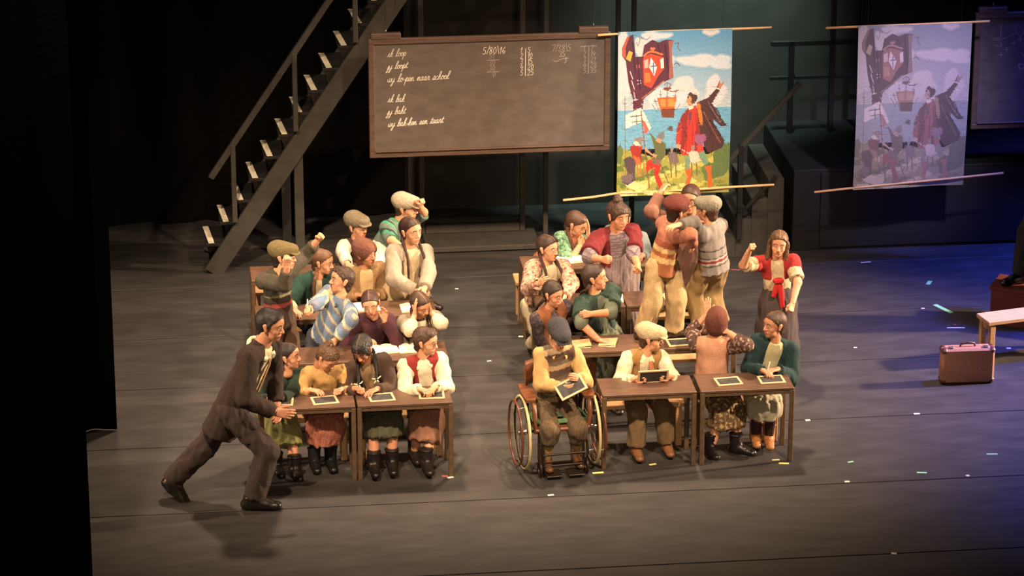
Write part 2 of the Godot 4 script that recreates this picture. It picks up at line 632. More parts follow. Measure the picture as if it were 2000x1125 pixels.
func build_scenery() -> void:
	# steep open stairs
	var st := thing("open_staircase", "steep dark open staircase with white-edged treads and handrail", "staircase", V(-2.3, 0, -5.35))
	var slope := V(0.14, 0.207, 0).normalized()
	for s in [0.27, -0.29]:
		bar("stringer", V(-0.02, -0.0, s) + V(0.10, -0.0, 0), V(-0.02, 0, s) + V(0.10, 0, 0) + slope * 4.2, 0.045, 0.17, mats.dark_paint, st)
	for i in 15:
		var p := V(0.06 + 0.14 * i, 0.262 + 0.207 * i, -0.01)
		var tr := obj("tread", bx(V(0.20, 0.03, 0.515), 0.004), mats.black_paint, st, at(p + V(0.06, 0, 0)))
		obj("tread_edge", bx(V(0.054, 0.003, 0.49), 0.001), mats.white_tape, tr, at(V(-0.062, 0.0165, 0.0), 0.09))
	bar("handrail", V(0.09, 0.94, 0.31), V(0.09, 0.94, 0.31) + slope * 3.4, 0.05, 0.055, mats.dark_paint, st)
	for x in [0.30, 0.88, 1.44]:
		bar("baluster", V(x, 0.30 + (x - 0.16) * 1.479, 0.32), V(x, 0.94 + (x - 0.09) * 1.479, 0.32), 0.045, 0.045, mats.dark_paint, st)
	bar("support_post", V(0.90, 0, 0.22), V(0.90, 1.12, 0.22), 0.085, 0.085, mats.dark_paint, st)
	bar("support_post", V(0.80, 0, -0.26), V(0.80, 1.0, -0.26), 0.085, 0.085, mats.black_paint, st)
	# low platform and goal-like frame at the centre
	var pl := thing("low_platform", "low dark platform step below the blackboard", "platform", V(0.34, 0, -5.8))
	obj("deck", bx(V(1.08, 0.05, 0.86), 0.006), mats.dark_paint, pl, at(V(0, 0.035, 0)))
	obj("base_board", bx(V(1.04, 0.012, 0.80), 0.0), mats.black_paint, pl, at(V(0, 0.006, 0)))
	var fr := thing("standing_frame", "dark upright timber frame standing on the low platform", "frame", V(0.30, 0.06, -6.0))
	bar("post", V(-0.50, 0, 0.2), V(-0.50, 2.6, 0.2), 0.05, 0.05, mats.dark_paint, fr)
	bar("post", V(0.46, 0, 0.2), V(0.46, 2.6, 0.2), 0.05, 0.05, mats.dark_paint, fr)
	bar("beam", V(-0.47, 0.045, 0.2), V(0.43, 0.045, 0.2), 0.06, 0.085, mats.dark_paint, fr)
	bar("beam", V(-0.47, 2.57, 0.2), V(0.43, 2.57, 0.2), 0.05, 0.05, mats.dark_paint, fr)
	for q in [[0.96, -5.62, "slim dark upright pole right of the timber frame"], [1.68, -5.9, "dark upright pole behind the bright poster, nearer the blackboard"], [1.83, -5.9, "dark upright pole behind the middle of the bright poster"]]:
		var po := thing("scaffold_pole", q[2], "pole", V(q[0], 0, q[1]))
		bar("shaft", V(0, 0.012, 0), V(0, 4.2, 0), 0.045, 0.045, mats.dark_paint if q[0] < 1.0 else mats.black_paint, po)
		obj("foot_plate", bx(V(0.09, 0.012, 0.09), 0.002), mats.black_paint, po, at(V(0, 0.006, 0)))
	# raised platform with steps on the right
	var rp := thing("raised_platform", "dark raised platform with railing behind the pale poster", "platform", V(3.2, 0, -5.05))
	obj("deck_block", bx(V(5.6, 0.80, 1.55), 0.006), mats.black_paint, rp, at(V(2.84, 0.40, -0.80)))
	obj("skirt_panel", bx(V(2.6, 0.74, 0.02), 0.003), mats.black_paint, rp, at(V(1.6, 0.40, -0.013)))
	bar("handrail", V(0.02, 1.70, -1.2), V(4.6, 1.70, -1.2), 0.05, 0.05, mats.black_paint, rp)
	bar("handrail", V(0.02, 1.35, -1.22), V(4.6, 1.35, -1.22), 0.035, 0.035, mats.black_paint, rp)
	for x in [0.22, 0.62, 0.92, 2.2, 3.6]:
		bar("railing_post", V(x, 0.80, -1.2), V(x, 3.4 if x > 0.5 and x < 1.0 else 1.72, -1.2), 0.05, 0.05, mats.black_paint, rp)
	var sp := thing("box_steps", "dark boxed steps climbing to the raised platform beside the boy in grey", "steps", V(2.62, 0, -5.05))
	for i in 4:
		var h := 0.19 * (i + 1)
		obj("step", bx(V(0.15, h, 1.1), 0.004), mats.dark_paint, sp, at(V(-0.02 + 0.15 * i, h * 0.5, -0.45)))
	bar("railing_post", V(0.08, 0.19, 0.13), V(0.08, 1.12, 0.13), 0.05, 0.05, mats.black_paint, sp)
	bar("handrail", V(-0.05, 0.95, 0.13), V(0.62, 1.70, 0.13), 0.045, 0.045, mats.dark_paint, sp)
	bar("brace", V(0.1, 0.45, 0.13), V(0.42, 0.80, 0.13), 0.03, 0.03, mats.black_paint, sp)
	build_board(V(0.325, 2.335, -4.62), 2.20, 1.12, true)
	build_board(V(5.95, 2.34, -4.85), 2.20, 1.12, false)
	build_poster(V(2.02, 2.345, -4.55), 1.045, 1.56, true)
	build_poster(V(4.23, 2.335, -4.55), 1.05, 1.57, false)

# ------------------------------------------------------------------ drawing
func dab(im: Image, x: float, y: float, r: float, c: Color) -> void:
	im.fill_rect(Rect2i(int(x - r + 0.5), int(y - r * 0.6 + 0.5), maxi(int(2 * r), 1), maxi(int(1.2 * r), 1)), c)
	im.fill_rect(Rect2i(int(x - r * 0.6 + 0.5), int(y - r + 0.5), maxi(int(1.2 * r), 1), maxi(int(2 * r), 1)), c)

func stroke(im: Image, pts: Array, r: float, c: Color, curved := true) -> void:
	for i in pts.size() - 1:
		var p0: Vector2 = pts[maxi(i - 1, 0)]
		var p1: Vector2 = pts[i]
		var p2: Vector2 = pts[i + 1]
		var p3: Vector2 = pts[mini(i + 2, pts.size() - 1)]
		var n := maxi(int(p1.distance_to(p2) / maxf(r * 0.6, 0.5)), 1)
		for k in n + 1:
			var t := float(k) / n
			var q := p1.cubic_interpolate(p2, p0, p3, t) if curved else p1.lerp(p2, t)
			dab(im, q.x, q.y, r, c)

func poly_fill(im: Image, pts: Array, c: Color) -> void:
	var lo := 1e9
	var hi := -1e9
	for p in pts:
		lo = minf(lo, p.y)
		hi = maxf(hi, p.y)
	for y in range(maxi(int(lo), 0), mini(int(hi) + 1, im.get_height())):
		var xs := []
		for i in pts.size():
			var a: Vector2 = pts[i]
			var b: Vector2 = pts[(i + 1) % pts.size()]
			if (a.y <= y + 0.5) != (b.y <= y + 0.5):
				xs.append(a.x + (y + 0.5 - a.y) / (b.y - a.y) * (b.x - a.x))
		xs.sort()
		for i in range(0, xs.size() - 1, 2):
			im.fill_rect(Rect2i(int(xs[i]), y, maxi(int(xs[i + 1]) - int(xs[i]), 1), 1), c)

func blob(x: float, y: float, rx: float, ry: float, seed_: int, n := 22) -> Array:
	var out := []
	for i in n:
		var a := TAU * i / n
		var r := 1.0 + 0.16 * sin(a * 3 + seed_) + 0.09 * sin(a * 5 + seed_ * 2.1)
		out.append(Vector2(x + cos(a) * rx * r, y + sin(a) * ry * r))
	return out

const CURSIVE := {
	"i": [0.6, [0, 0, 0.35, 1, 0.3, 0.3, 0.45, 0, 0.7, 0.2]],
	"k": [0.75, [0, 0, 0.5, 1.6, 0.55, 2.1, 0.35, 2.1, 0.2, 1, 0.15, 0, 0.2, 0.6, 0.55, 0.95, 0.5, 0.55, 0.25, 0.5, 0.55, 0, 0.8, 0.15]],
	"l": [0.6, [0, 0, 0.45, 1.2, 0.55, 2, 0.35, 2.1, 0.2, 1.2, 0.25, 0.2, 0.4, 0, 0.65, 0.2]],
	"b": [0.7, [0, 0, 0.45, 1.2, 0.5, 2, 0.3, 2.1, 0.15, 1.1, 0.2, 0.1, 0.45, 0, 0.6, 0.5, 0.5, 0.9, 0.75, 0.8]],
	"o": [0.7, [0, 0.3, 0.3, 0.95, 0.1, 0.7, 0.1, 0.2, 0.35, 0, 0.6, 0.3, 0.55, 0.8, 0.3, 1, 0.5, 0.8, 0.8, 0.85]],
	"p": [0.75, [0, 0.2, 0.3, 1, 0.2, 0, 0.1, -1, 0.2, 0.5, 0.45, 1, 0.65, 0.7, 0.55, 0.1, 0.3, 0, 0.7, 0.1]],
	"j": [0.5, [0, 0, 0.35, 1, 0.3, 0, 0.2, -0.9, 0, -1, 0, -0.7, 0.3, -0.2, 0.6, 0.3]],
	"y": [0.75, [0, 0.8, 0.05, 0.2, 0.25, 0, 0.5, 0.3, 0.6, 1, 0.5, 0, 0.35, -0.9, 0.1, -1, 0.15, -0.6, 0.5, -0.1, 0.8, 0.3]],
	"t": [0.6, [0, 0, 0.3, 1, 0.35, 1.6, 0.25, 0.3, 0.4, 0, 0.65, 0.2], [0.05, 1.1, 0.6, 1.15]],
	"w": [1.0, [0, 0.8, 0.1, 0.2, 0.3, 0, 0.45, 0.4, 0.5, 1, 0.5, 0.3, 0.7, 0, 0.9, 0.4, 0.9, 0.95, 1.1, 0.85]],
	"n": [0.85, [0, 0.1, 0.15, 0.95, 0.2, 0.9, 0.2, 0, 0.25, 0.6, 0.45, 1, 0.55, 0.8, 0.55, 0.15, 0.7, 0, 0.9, 0.2]],
	"a": [0.8, [0.5, 0.8, 0.3, 1, 0.08, 0.6, 0.15, 0.05, 0.4, 0.2, 0.55, 0.95, 0.5, 0.2, 0.65, 0, 0.85, 0.2]],
	"r": [0.7, [0, 0, 0.25, 1.05, 0.35, 0.85, 0.55, 0.9, 0.45, 0.3, 0.55, 0, 0.8, 0.2]],
	"s": [0.65, [0, 0, 0.35, 1.05, 0.55, 0.4, 0.4, 0, 0.1, 0.1, 0.7, 0.15]],
	"c": [0.65, [0.55, 0.8, 0.35, 1, 0.08, 0.6, 0.12, 0.1, 0.4, 0, 0.7, 0.25]],
	"h": [0.8, [0, 0, 0.45, 1.3, 0.5, 2.05, 0.3, 2.05, 0.15, 1, 0.12, 0, 0.2, 0.6, 0.4, 0.95, 0.52, 0.7, 0.5, 0.15, 0.65, 0, 0.85, 0.2]],
	"e": [0.65, [0, 0.1, 0.4, 0.4, 0.5, 0.8, 0.3, 1, 0.1, 0.6, 0.15, 0.1, 0.4, 0, 0.7, 0.25]],
	"-": [0.6, [0.1, 0.45, 0.5, 0.5]],
	"1": [0.6, [0.1, 0.9, 0.4, 1.5, 0.25, 0]],
	"2": [0.9, [0.1, 1.1, 0.3, 1.5, 0.65, 1.2, 0.3, 0.4, 0.05, 0, 0.7, 0]],
	"3": [0.85, [0.1, 1.3, 0.4, 1.5, 0.6, 1.15, 0.3, 0.8, 0.6, 0.4, 0.35, 0, 0.05, 0.15]],
	"4": [0.9, [0.3, 1.5, 0.05, 0.6, 0.7, 0.6], [0.55, 1.1, 0.45, 0]],
	"5": [0.85, [0.65, 1.5, 0.2, 1.5, 0.15, 0.9, 0.55, 0.8, 0.55, 0.2, 0.2, 0, 0, 0.15]],
	"6": [0.85, [0.55, 1.5, 0.15, 0.9, 0.1, 0.3, 0.35, 0, 0.6, 0.35, 0.4, 0.7, 0.1, 0.4]],
	"7": [0.8, [0.05, 1.5, 0.65, 1.5, 0.25, 0]],
	"8": [0.85, [0.35, 0.8, 0.1, 1.2, 0.4, 1.5, 0.6, 1.15, 0.1, 0.4, 0.35, 0, 0.6, 0.35, 0.35, 0.8]],
	"0": [0.85, [0.35, 1.5, 0.05, 0.8, 0.3, 0, 0.65, 0.7, 0.4, 1.5]],
	"/": [0.5, [0, 0, 0.5, 1.8]],
	"\\": [0.5, [0, 1.8, 0.4, 0]],
}

func write(im: Image, text: String, x: float, y: float, size: float, c: Color, r: float, slant := 0.28, rise := 0.0) -> void:
	for ch in text:
		if ch == " ":
			x += size * 0.75
			y -= size * 0.75 * rise
			continue
		var g: Array = CURSIVE[ch]
		for s in range(1, g.size()):
			var pts := []
			for i in range(0, g[s].size(), 2):
				pts.append(Vector2(x + (g[s][i] + g[s][i + 1] * slant) * size, y - g[s][i + 1] * size - g[s][i] * size * rise))
			stroke(im, pts, r, c)
		x += float(g[0]) * size
		y -= float(g[0]) * size * rise

func build_board(tl: Vector3, w: float, h: float, first: bool) -> void:
	var b := thing("blackboard", "long wooden-framed blackboard with handwritten chalk lines and sums" if first else "dark blackboard with chalk crosses at the far edge of the stage", "blackboard", V(tl.x, tl.y - h, tl.z))
	var fm: Material = mats.board_frame
	var ft := 0.055
	obj("frame_rail", bx(V(w, ft, 0.045), 0.006), fm, b, at(V(0, h - ft * 0.5, 0)))
	obj("frame_rail", bx(V(w, ft, 0.045), 0.006), fm, b, at(V(0, ft * 0.5, 0)))
	for s in [-1, 1]:
		obj("frame_stile", bx(V(ft, h - 2 * ft, 0.045), 0.006), fm, b, at(V(s * (w - ft) * 0.5, h * 0.5, 0)))
	obj("chalk_ledge", bx(V(w - 2 * ft, 0.012, 0.035), 0.003), fm, b, at(V(0, ft + 0.006, 0.022)))
	for s in [-1, 1]:
		var br := obj("hanging_block", bx(V(0.27, 0.055, 0.06), 0.006), fm, b, at(V(s * (w * 0.5 - 0.16) * 1.0, h + 0.024, 0)))
		obj("hook", ring_mesh(0.016, 0.004, 16, 6), mats.steel, br, at(V(0, 0.045, 0)))
		obj("cable", sweep([V(0, 0.058, 0), V(0, 3.0, 0)], [0.003], 6), mats.cable, br)
	var im := Image.create(1536, 768, false, Image.FORMAT_RGB8)
	var n := FastNoiseLite.new()
	n.seed = 9
	n.frequency = 0.006
	n.fractal_octaves = 5
	var small := Image.create(384, 192, false, Image.FORMAT_RGB8)
	var ca := rgb(84, 75, 69)
	var cb := rgb(97, 87, 80)
	for y in 192:
		for x in 384:
			small.set_pixel(x, y, ca.lerp(cb, clampf(n.get_noise_2d(x * 4, y * 7) * 0.9 + 0.5, 0, 1)))
	small.resize(1536, 768, Image.INTERPOLATE_BILINEAR)
	im = small
	var c := rgb(222, 214, 198)
	var pale := rgb(150, 140, 130)
	if first:
		var S := 25.0
		write(im, "ik loop", 90, 92, S, rgb(200, 190, 176), 1.7, 0.28, 0.04)
		write(im, "jy loopt", 86, 180, S, c, 1.7, 0.28, 0.05)
		write(im, "wy lo-pen naar school", 86, 272, S * 1.06, c, 1.8, 0.28, 0.03)
		write(im, "ik bak", 88, 412, S, c, 1.8)
		write(im, "jy bakt", 82, 500, S, c, 1.8, 0.28, 0.03)
		write(im, "wy bak-ken een taart", 86, 588, S * 1.0, c, 2.0, 0.28, 0.05)
		var D := 24.0
		var x0 := 750.0
		write(im, "5/80\\16", x0 - 30, 94, 31, c, 1.8, 0.1)
		write(im, "51", x0 + 14, 126, D, pale, 1.6, 0.1)
		stroke(im, [Vector2(x0, 138), Vector2(x0 + 80, 136)], 2.2, pale)
		write(im, "30", x0 + 14, 172, D, pale, 1.6, 0.1)
		write(im, "30", x0 + 14, 212, D, pale, 1.6, 0.1)
		stroke(im, [Vector2(x0, 222), Vector2(x0 + 76, 220)], 2.2, pale)
		write(im, "0", x0 + 36, 256, D, pale, 1.6, 0.1)
		for t in [[1000, 5, c], [1420, 7, pale]]:
			stroke(im, [Vector2(t[0] + 6, 64), Vector2(t[0] + 4, 256)], 2.2, t[2], false)
			for i in 5:
				write(im, str(i + 1), t[0] - 30, 92 + i * 40, D, t[2], 1.6, 0.1)
				write(im, str((i + 1) * int(t[1])), t[0] + 18, 92 + i * 40, D, t[2], 1.6, 0.1)
		stroke(im, [Vector2(1372, 62), Vector2(1480, 60)], 2.0, pale)
		write(im, "7/38\\5", 1180, 90, 30, pale, 1.9, 0.1)
		write(im, "35", 1230, 128, D, pale, 2.0, 0.1)
		stroke(im, [Vector2(1190, 156), Vector2(1215, 162), Vector2(1240, 146), Vector2(1290, 142)], 2.0, pale)
		write(im, "3", 1262, 172, D, pale, 2.0, 0.1)
	else:
		for q in [[150, 270], [190, 235], [235, 190], [280, 160]]:
			stroke(im, [Vector2(q[0] - 16, q[1]), Vector2(q[0] + 16, q[1] - 2)], 2.6, pale)
			stroke(im, [Vector2(q[0], q[1] - 16), Vector2(q[0] + 2, q[1] + 16)], 2.6, pale)
		stroke(im, [Vector2(100, 165), Vector2(180, 150), Vector2(215, 130), Vector2(250, 118)], 2.4, pale)
		stroke(im, [Vector2(140, 60), Vector2(142, 140), Vector2(90, 150)], 2.0, pale)
		stroke(im, [Vector2(240, 110), Vector2(260, 60), Vector2(300, 110), Vector2(280, 140), Vector2(250, 112)], 2.2, pale)
		stroke(im, [Vector2(110, 200), Vector2(150, 205), Vector2(140, 170)], 2.0, pale)
		stroke(im, [Vector2(290, 260), Vector2(320, 290), Vector2(350, 270)], 2.6, pale)
		for q in blob(300, 360, 22, 18, 2, 9):
			dab(im, q.x, q.y, 6, pale)
	var m := std(Color.WHITE, 0.85)
	m.albedo_texture = ImageTexture.create_from_image(im)
	var f := func(_u: float, _v: float) -> float: return 0.0
	obj("writing_surface", sheet(w - 2 * ft + 0.01, h - 2 * ft + 0.01, 2, 2, f, 0.012), m, b, at(V(0, h - ft + 0.005, 0.006)))

func pz(x: float, y: float) -> Vector2:
	return Vector2((x - (120.0 - 25.0 * (y - 105.0) / 910.0)) / 640.0 * 480.0, (y - 103.0) / 918.0 * 700.0)

func pp(list: Array) -> Array:
	var out := []
	for i in range(0, list.size(), 2):
		out.append(pz(list[i], list[i + 1]))
	return out

func pb(x: float, y: float, rx: float, ry: float, s: int) -> Array:
	var c := pz(x, y)
	return blob(c.x, c.y, rx * 0.75, ry * 0.7625, s)

func poster_art() -> Image:
	var im := Image.create(480, 700, false, Image.FORMAT_RGB8)
	for y in 340:
		var t := y / 340.0
		im.fill_rect(Rect2i(0, y, 480, 1), rgb(84, 140, 178).lerp(rgb(176, 184, 188), t))
	var pale := rgb(196, 190, 190)
	for q in [[150, 300, 60, 190, 1], [330, 130, 90, 24, 2], [640, 120, 50, 16, 3], [560, 270, 110, 34, 4], [690, 285, 70, 40, 5], [480, 430, 80, 70, 6], [660, 440, 60, 80, 7], [380, 480, 110, 60, 8], [250, 190, 40, 60, 9], [600, 520, 90, 26, 10], [400, 270, 40, 30, 11]]:
		poly_fill(im, pb(q[0], q[1], q[2], q[3], q[4]), pale.lerp(rgb(178, 196, 208), 0.28 * (q[4] % 3)))
	im.resize(60, 88, Image.INTERPOLATE_LANCZOS)
	im.resize(480, 700, Image.INTERPOLATE_CUBIC)
	im.fill_rect(Rect2i(0, 328, 480, 170), rgb(104, 158, 188))
	for i in 34:
		im.fill_rect(Rect2i((i * 97) % 440, 335 + (i * 53) % 150, 26 + (i * 31) % 60, 2), rgb(128, 180, 200) if i % 3 else rgb(84, 138, 172))
	poly_fill(im, pb(560, 640, 60, 40, 4), rgb(150, 186, 196))
	# meadow
	poly_fill(im, pp([90, 740, 180, 760, 300, 800, 480, 790, 620, 800, 735, 740, 740, 1040, 80, 1040]), rgb(150, 148, 70))
	for i in 60:
		var q := pz(100 + (i * 149) % 620, 800 + (i * 83) % 215)
		poly_fill(im, blob(q.x, q.y, 14 + (i * 7) % 20, 6 + (i * 5) % 9, i, 10), [rgb(186, 172, 84), rgb(122, 134, 62), rgb(96, 112, 56), rgb(204, 190, 110)][i % 4])
	for q in [[690, 850, 50, 90, 1], [640, 900, 60, 50, 2], [720, 790, 30, 60, 3], [110, 780, 26, 50, 4]]:
		poly_fill(im, pb(q[0], q[1], q[2], q[3], q[4]), rgb(92, 112, 66))
	for q in [[230, 975, 40, 26, 2], [300, 1006, 50, 16, 3], [185, 960, 34, 22, 4], [150, 1010, 60, 20, 6]]:
		poly_fill(im, pb(q[0], q[1], q[2], q[3], q[4]), rgb(214, 202, 138))
	# ship
	poly_fill(im, pp([332, 470, 442, 468, 428, 536, 350, 538]), rgb(206, 92, 48))
	poly_fill(im, pp([352, 532, 430, 532, 424, 584, 358, 580]), rgb(112, 62, 48))
	for q in [[350, 480, 380, 520], [392, 478, 430, 520]]:
		poly_fill(im, pp([q[0], q[1], q[2], q[1], q[2], q[3], q[0], q[3]]), rgb(226, 134, 70))
	for q in [[390, 390, 390, 470], [350, 430, 352, 470], [440, 430, 432, 470], [300, 500, 330, 550], [318, 478, 340, 540], [440, 540, 460, 510]]:
		stroke(im, [pz(q[0], q[1]), pz(q[2], q[3])], 1.4, rgb(96, 66, 56), false)
	poly_fill(im, pb(390, 422, 22, 9, 3), rgb(124, 70, 58))
	stroke(im, [pz(372, 400), pz(390, 388), pz(408, 400), pz(400, 412)], 1.5, rgb(120, 70, 58))
	stroke(im, [pz(405, 436), pz(430, 438), pz(455, 430)], 1.8, rgb(92, 52, 60))
	poly_fill(im, pb(405, 645, 16, 14, 5), rgb(88, 78, 74))
	# banner
	var wine := rgb(84, 40, 58)
	poly_fill(im, pp([140, 192, 170, 130, 205, 118, 215, 240, 252, 240, 265, 178, 312, 150, 345, 166, 386, 152, 430, 156, 416, 205, 426, 362, 368, 384, 300, 440, 258, 470, 246, 536, 196, 545, 196, 480, 172, 380, 160, 262, 140, 232]), wine)
	poly_fill(im, pp([400, 160, 430, 156, 418, 205, 426, 362, 400, 368, 405, 250]), rgb(150, 88, 82))
	poly_fill(im, pp([140, 192, 170, 130, 186, 124, 160, 190, 160, 250, 142, 232]), rgb(172, 82, 66))
	poly_fill(im, pp([160, 250, 180, 205, 200, 215, 186, 265]), rgb(222, 158, 66))
	poly_fill(im, pp([255, 268, 262, 240, 300, 226, 370, 246, 374, 310, 340, 350, 300, 416, 258, 394]), rgb(206, 66, 46))
	poly_fill(im, pp([300, 245, 335, 300, 318, 350, 290, 300]), rgb(216, 208, 210))
	poly_fill(im, pp([352, 258, 372, 250, 374, 305, 356, 310]), rgb(216, 206, 196))
	stroke(im, [pz(314, 275), pz(314, 335)], 2.4, rgb(72, 80, 122), false)
	stroke(im, [pz(300, 296), pz(330, 294)], 2.4, rgb(72, 80, 122), false)
	poly_fill(im, pp([262, 330, 292, 330, 298, 380, 266, 384]), rgb(226, 110, 56))
	poly_fill(im, pp([262, 262, 286, 252, 286, 300, 264, 306]), rgb(222, 160, 158))
	stroke(im, [pz(262, 236), pz(300, 214), pz(365, 232)], 4.0, rgb(212, 110, 62))
	poly_fill(im, pb(312, 200, 14, 10, 3), rgb(190, 110, 80))
	poly_fill(im, pb(228, 295, 10, 14, 3), rgb(204, 84, 78))
	for q in [[182, 320, 196, 360], [190, 370, 205, 420], [200, 430, 210, 480], [222, 370, 240, 372], [224, 390, 242, 384]]:
		stroke(im, [pz(q[0], q[1]), pz(q[2], q[3])], 2.2, rgb(196, 182, 186), false)
	stroke(im, [pz(246, 470), pz(300, 432), pz(370, 378)], 2.2, rgb(186, 104, 74), false)
	stroke(im, [pz(205, 118), pz(240, 140), pz(230, 180), pz(222, 160)], 1.2, rgb(96, 82, 84))
	stroke(im, [pz(240, 128), pz(275, 148), pz(300, 134)], 1.4, rgb(96, 66, 72))
	stroke(im, [pz(435, 176), pz(458, 172), pz(452, 196), pz(466, 214)], 1.6, rgb(86, 72, 82))
	stroke(im, [pz(428, 290), pz(446, 282), pz(462, 296)], 1.8, rgb(86, 72, 82))
	# pale flag with the green cross
	poly_fill(im, pp([148, 560, 240, 520, 262, 560, 298, 640, 270, 660, 250, 600, 150, 636]), rgb(216, 208, 200))
	for q in [[180, 570, 244, 564], [214, 562, 214, 614], [188, 600, 240, 596]]:
		stroke(im, [pz(q[0], q[1]), pz(q[2], q[3])], 2.2, rgb(86, 98, 74), false)
	poly_fill(im, pp([246, 590, 262, 600, 284, 650, 262, 670]), rgb(196, 92, 82))
	stroke(im, [pz(150, 450), pz(148, 900)], 1.2, rgb(108, 74, 60), false)
	# man in the dark cape
	poly_fill(im, pp([470, 800, 448, 740, 434, 716, 444, 640, 470, 572, 512, 528, 552, 520, 585, 700, 566, 806, 520, 800]), rgb(128, 44, 42))
	poly_fill(im, pp([512, 540, 552, 522, 560, 600, 540, 700, 545, 800, 470, 796, 500, 690, 498, 610]), rgb(202, 54, 44))
	poly_fill(im, pp([508, 560, 528, 548, 524, 600, 510, 640]), rgb(96, 60, 74))
	poly_fill(im, pp([555, 505, 620, 480, 668, 430, 686, 384, 692, 404, 716, 392, 690, 432, 664, 478, 640, 512, 690, 592, 726, 640, 690, 642, 648, 600, 650, 622, 712, 722, 700, 766, 650, 780, 620, 792, 600, 760, 580, 700, 562, 600]), rgb(72, 44, 46))
	poly_fill(im, pp([556, 510, 574, 505, 590, 600, 584, 640, 566, 600]), rgb(196, 112, 48))
	stroke(im, [pz(596, 560), pz(640, 650), pz(690, 740)], 2.4, rgb(138, 84, 58))
	stroke(im, [pz(618, 500), pz(650, 560), pz(690, 620)], 1.6, rgb(136, 110, 110))
	poly_fill(im, pp([676, 430, 684, 386, 692, 404, 716, 392, 692, 428]), rgb(176, 110, 84))
	stroke(im, [pz(672, 430), pz(690, 436)], 2.6, rgb(222, 206, 190), false)
	poly_fill(im, pb(528, 482, 28, 34, 2), rgb(70, 50, 42))
	poly_fill(im, pb(514, 494, 15, 24, 5), rgb(208, 136, 102))
	poly_fill(im, pp([506, 524, 540, 514, 536, 536, 512, 544]), rgb(222, 200, 180))
	poly_fill(im, pp([434, 700, 446, 640, 470, 620, 466, 700, 456, 750, 436, 740]), rgb(180, 58, 48))
	poly_fill(im, pb(450, 745, 16, 12, 2), rgb(212, 148, 112))
	poly_fill(im, pb(574, 712, 34, 32, 3), rgb(140, 84, 118))
	stroke(im, [pz(456, 758), pz(520, 800), pz(600, 848)], 2.4, rgb(206, 190, 184), false)
	poly_fill(im, pp([484, 806, 518, 806, 514, 884, 488, 884]), rgb(112, 142, 112))
	poly_fill(im, pp([560, 790, 596, 778, 626, 846, 602, 864, 578, 830]), rgb(112, 142, 112))
	poly_fill(im, pp([552, 750, 590, 742, 594, 780, 562, 792]), rgb(204, 66, 50))
	poly_fill(im, pp([484, 880, 524, 878, 526, 926, 512, 972, 486, 968, 500, 926]), rgb(198, 92, 44))
	poly_fill(im, pp([598, 872, 640, 862, 636, 900, 648, 990, 618, 992, 614, 904]), rgb(210, 96, 40))
	for q in [[600, 520, 660, 600, 640], [620, 600, 690, 700, 700], [590, 600, 640, 700, 770], [640, 520, 690, 590, 630]]:
		stroke(im, [pz(q[0], q[1]), pz((q[0] + q[2]) * 0.5 + 8, (q[1] + q[3]) * 0.5), pz(q[2], q[3])], 2.2, rgb(46, 28, 32))
	for q in [[480, 600, 462, 780], [500, 640, 490, 790], [530, 620, 528, 790], [548, 560, 556, 690]]:
		stroke(im, [pz(q[0], q[1]), pz(q[2], q[3])], 2.0, rgb(146, 32, 34), false)
	stroke(im, [pz(442, 660), pz(470, 640), pz(500, 700)], 2.4, rgb(92, 34, 36))
	for q in [[200, 160, 210, 330], [224, 250, 236, 420], [380, 180, 396, 330], [340, 180, 352, 220]]:
		stroke(im, [pz(q[0], q[1]), pz(q[2], q[3])], 3.0, rgb(58, 28, 44), false)
	# standard bearers
	stroke(im, [pz(240, 540), pz(258, 740), pz(282, 980)], 2.4, rgb(122, 74, 56), false)
	poly_fill(im, pp([174, 740, 200, 724, 246, 736, 236, 780, 244, 836, 226, 840, 190, 806]), rgb(152, 48, 44))
	poly_fill(im, pp([190, 790, 226, 800, 240, 838, 214, 846]), rgb(202, 98, 54))
	poly_fill(im, pb(226, 704, 24, 20, 4), rgb(132, 120, 116))
	poly_fill(im, pp([192, 720, 214, 708, 240, 740, 204, 734]), rgb(222, 208, 188))
	poly_fill(im, pp([138, 810, 172, 790, 206, 820, 200, 900, 206, 930, 160, 960, 126, 940, 160, 890]), rgb(82, 66, 72))
	poly_fill(im, pb(160, 920, 34, 26, 4), rgb(108, 92, 98))
	poly_fill(im, pp([286, 660, 320, 700, 352, 712, 378, 730, 376, 796, 340, 836, 296, 818, 318, 770, 300, 700]), rgb(94, 98, 62))
	poly_fill(im, pp([258, 740, 300, 784, 330, 790, 320, 806, 262, 768]), rgb(206, 142, 106))
	poly_fill(im, pb(340, 708, 16, 16, 5), rgb(208, 142, 104))
	poly_fill(im, pp([324, 690, 346, 664, 368, 660, 372, 688, 362, 708]), rgb(112, 116, 116))
	poly_fill(im, pp([270, 822, 300, 812, 350, 846, 336, 900, 362, 976, 340, 986, 306, 900, 316, 860, 286, 876, 262, 890]), rgb(206, 50, 38))
	poly_fill(im, pp([296, 806, 346, 820, 350, 850, 296, 836]), rgb(118, 96, 84))
	stroke(im, [pz(346, 846), pz(398, 970)], 1.8, rgb(92, 82, 58), false)
	for q in [[415, 0], [535, 14]]:
		var dx: float = q[0] - 415.0
		poly_fill(im, pp([386 + dx, 786, 410 + dx, 774, 440 + dx, 782, 456 + dx, 836, 430 + dx, 850, 400 + dx, 846]), rgb(112, 96, 92) if q[1] == 0 else rgb(196, 184, 166))
		poly_fill(im, pb(412 + dx, 760, 10, 18, 3), rgb(134, 122, 116))
		for k in [404, 432]:
			stroke(im, [pz(k + dx, 846), pz(k + dx + 4, 920)], 2.6, rgb(104, 92, 78), false)
	for k in [215, 232, 250]:
		stroke(im, [pz(k, 840), pz(k + 4, 910)], 2.6, rgb(184, 104, 62), false)
	# brush work: soften the edges, then break every tone up with fine daubs
	im.resize(300, 438, Image.INTERPOLATE_LANCZOS)
	im.resize(480, 700, Image.INTERPOLATE_CUBIC)
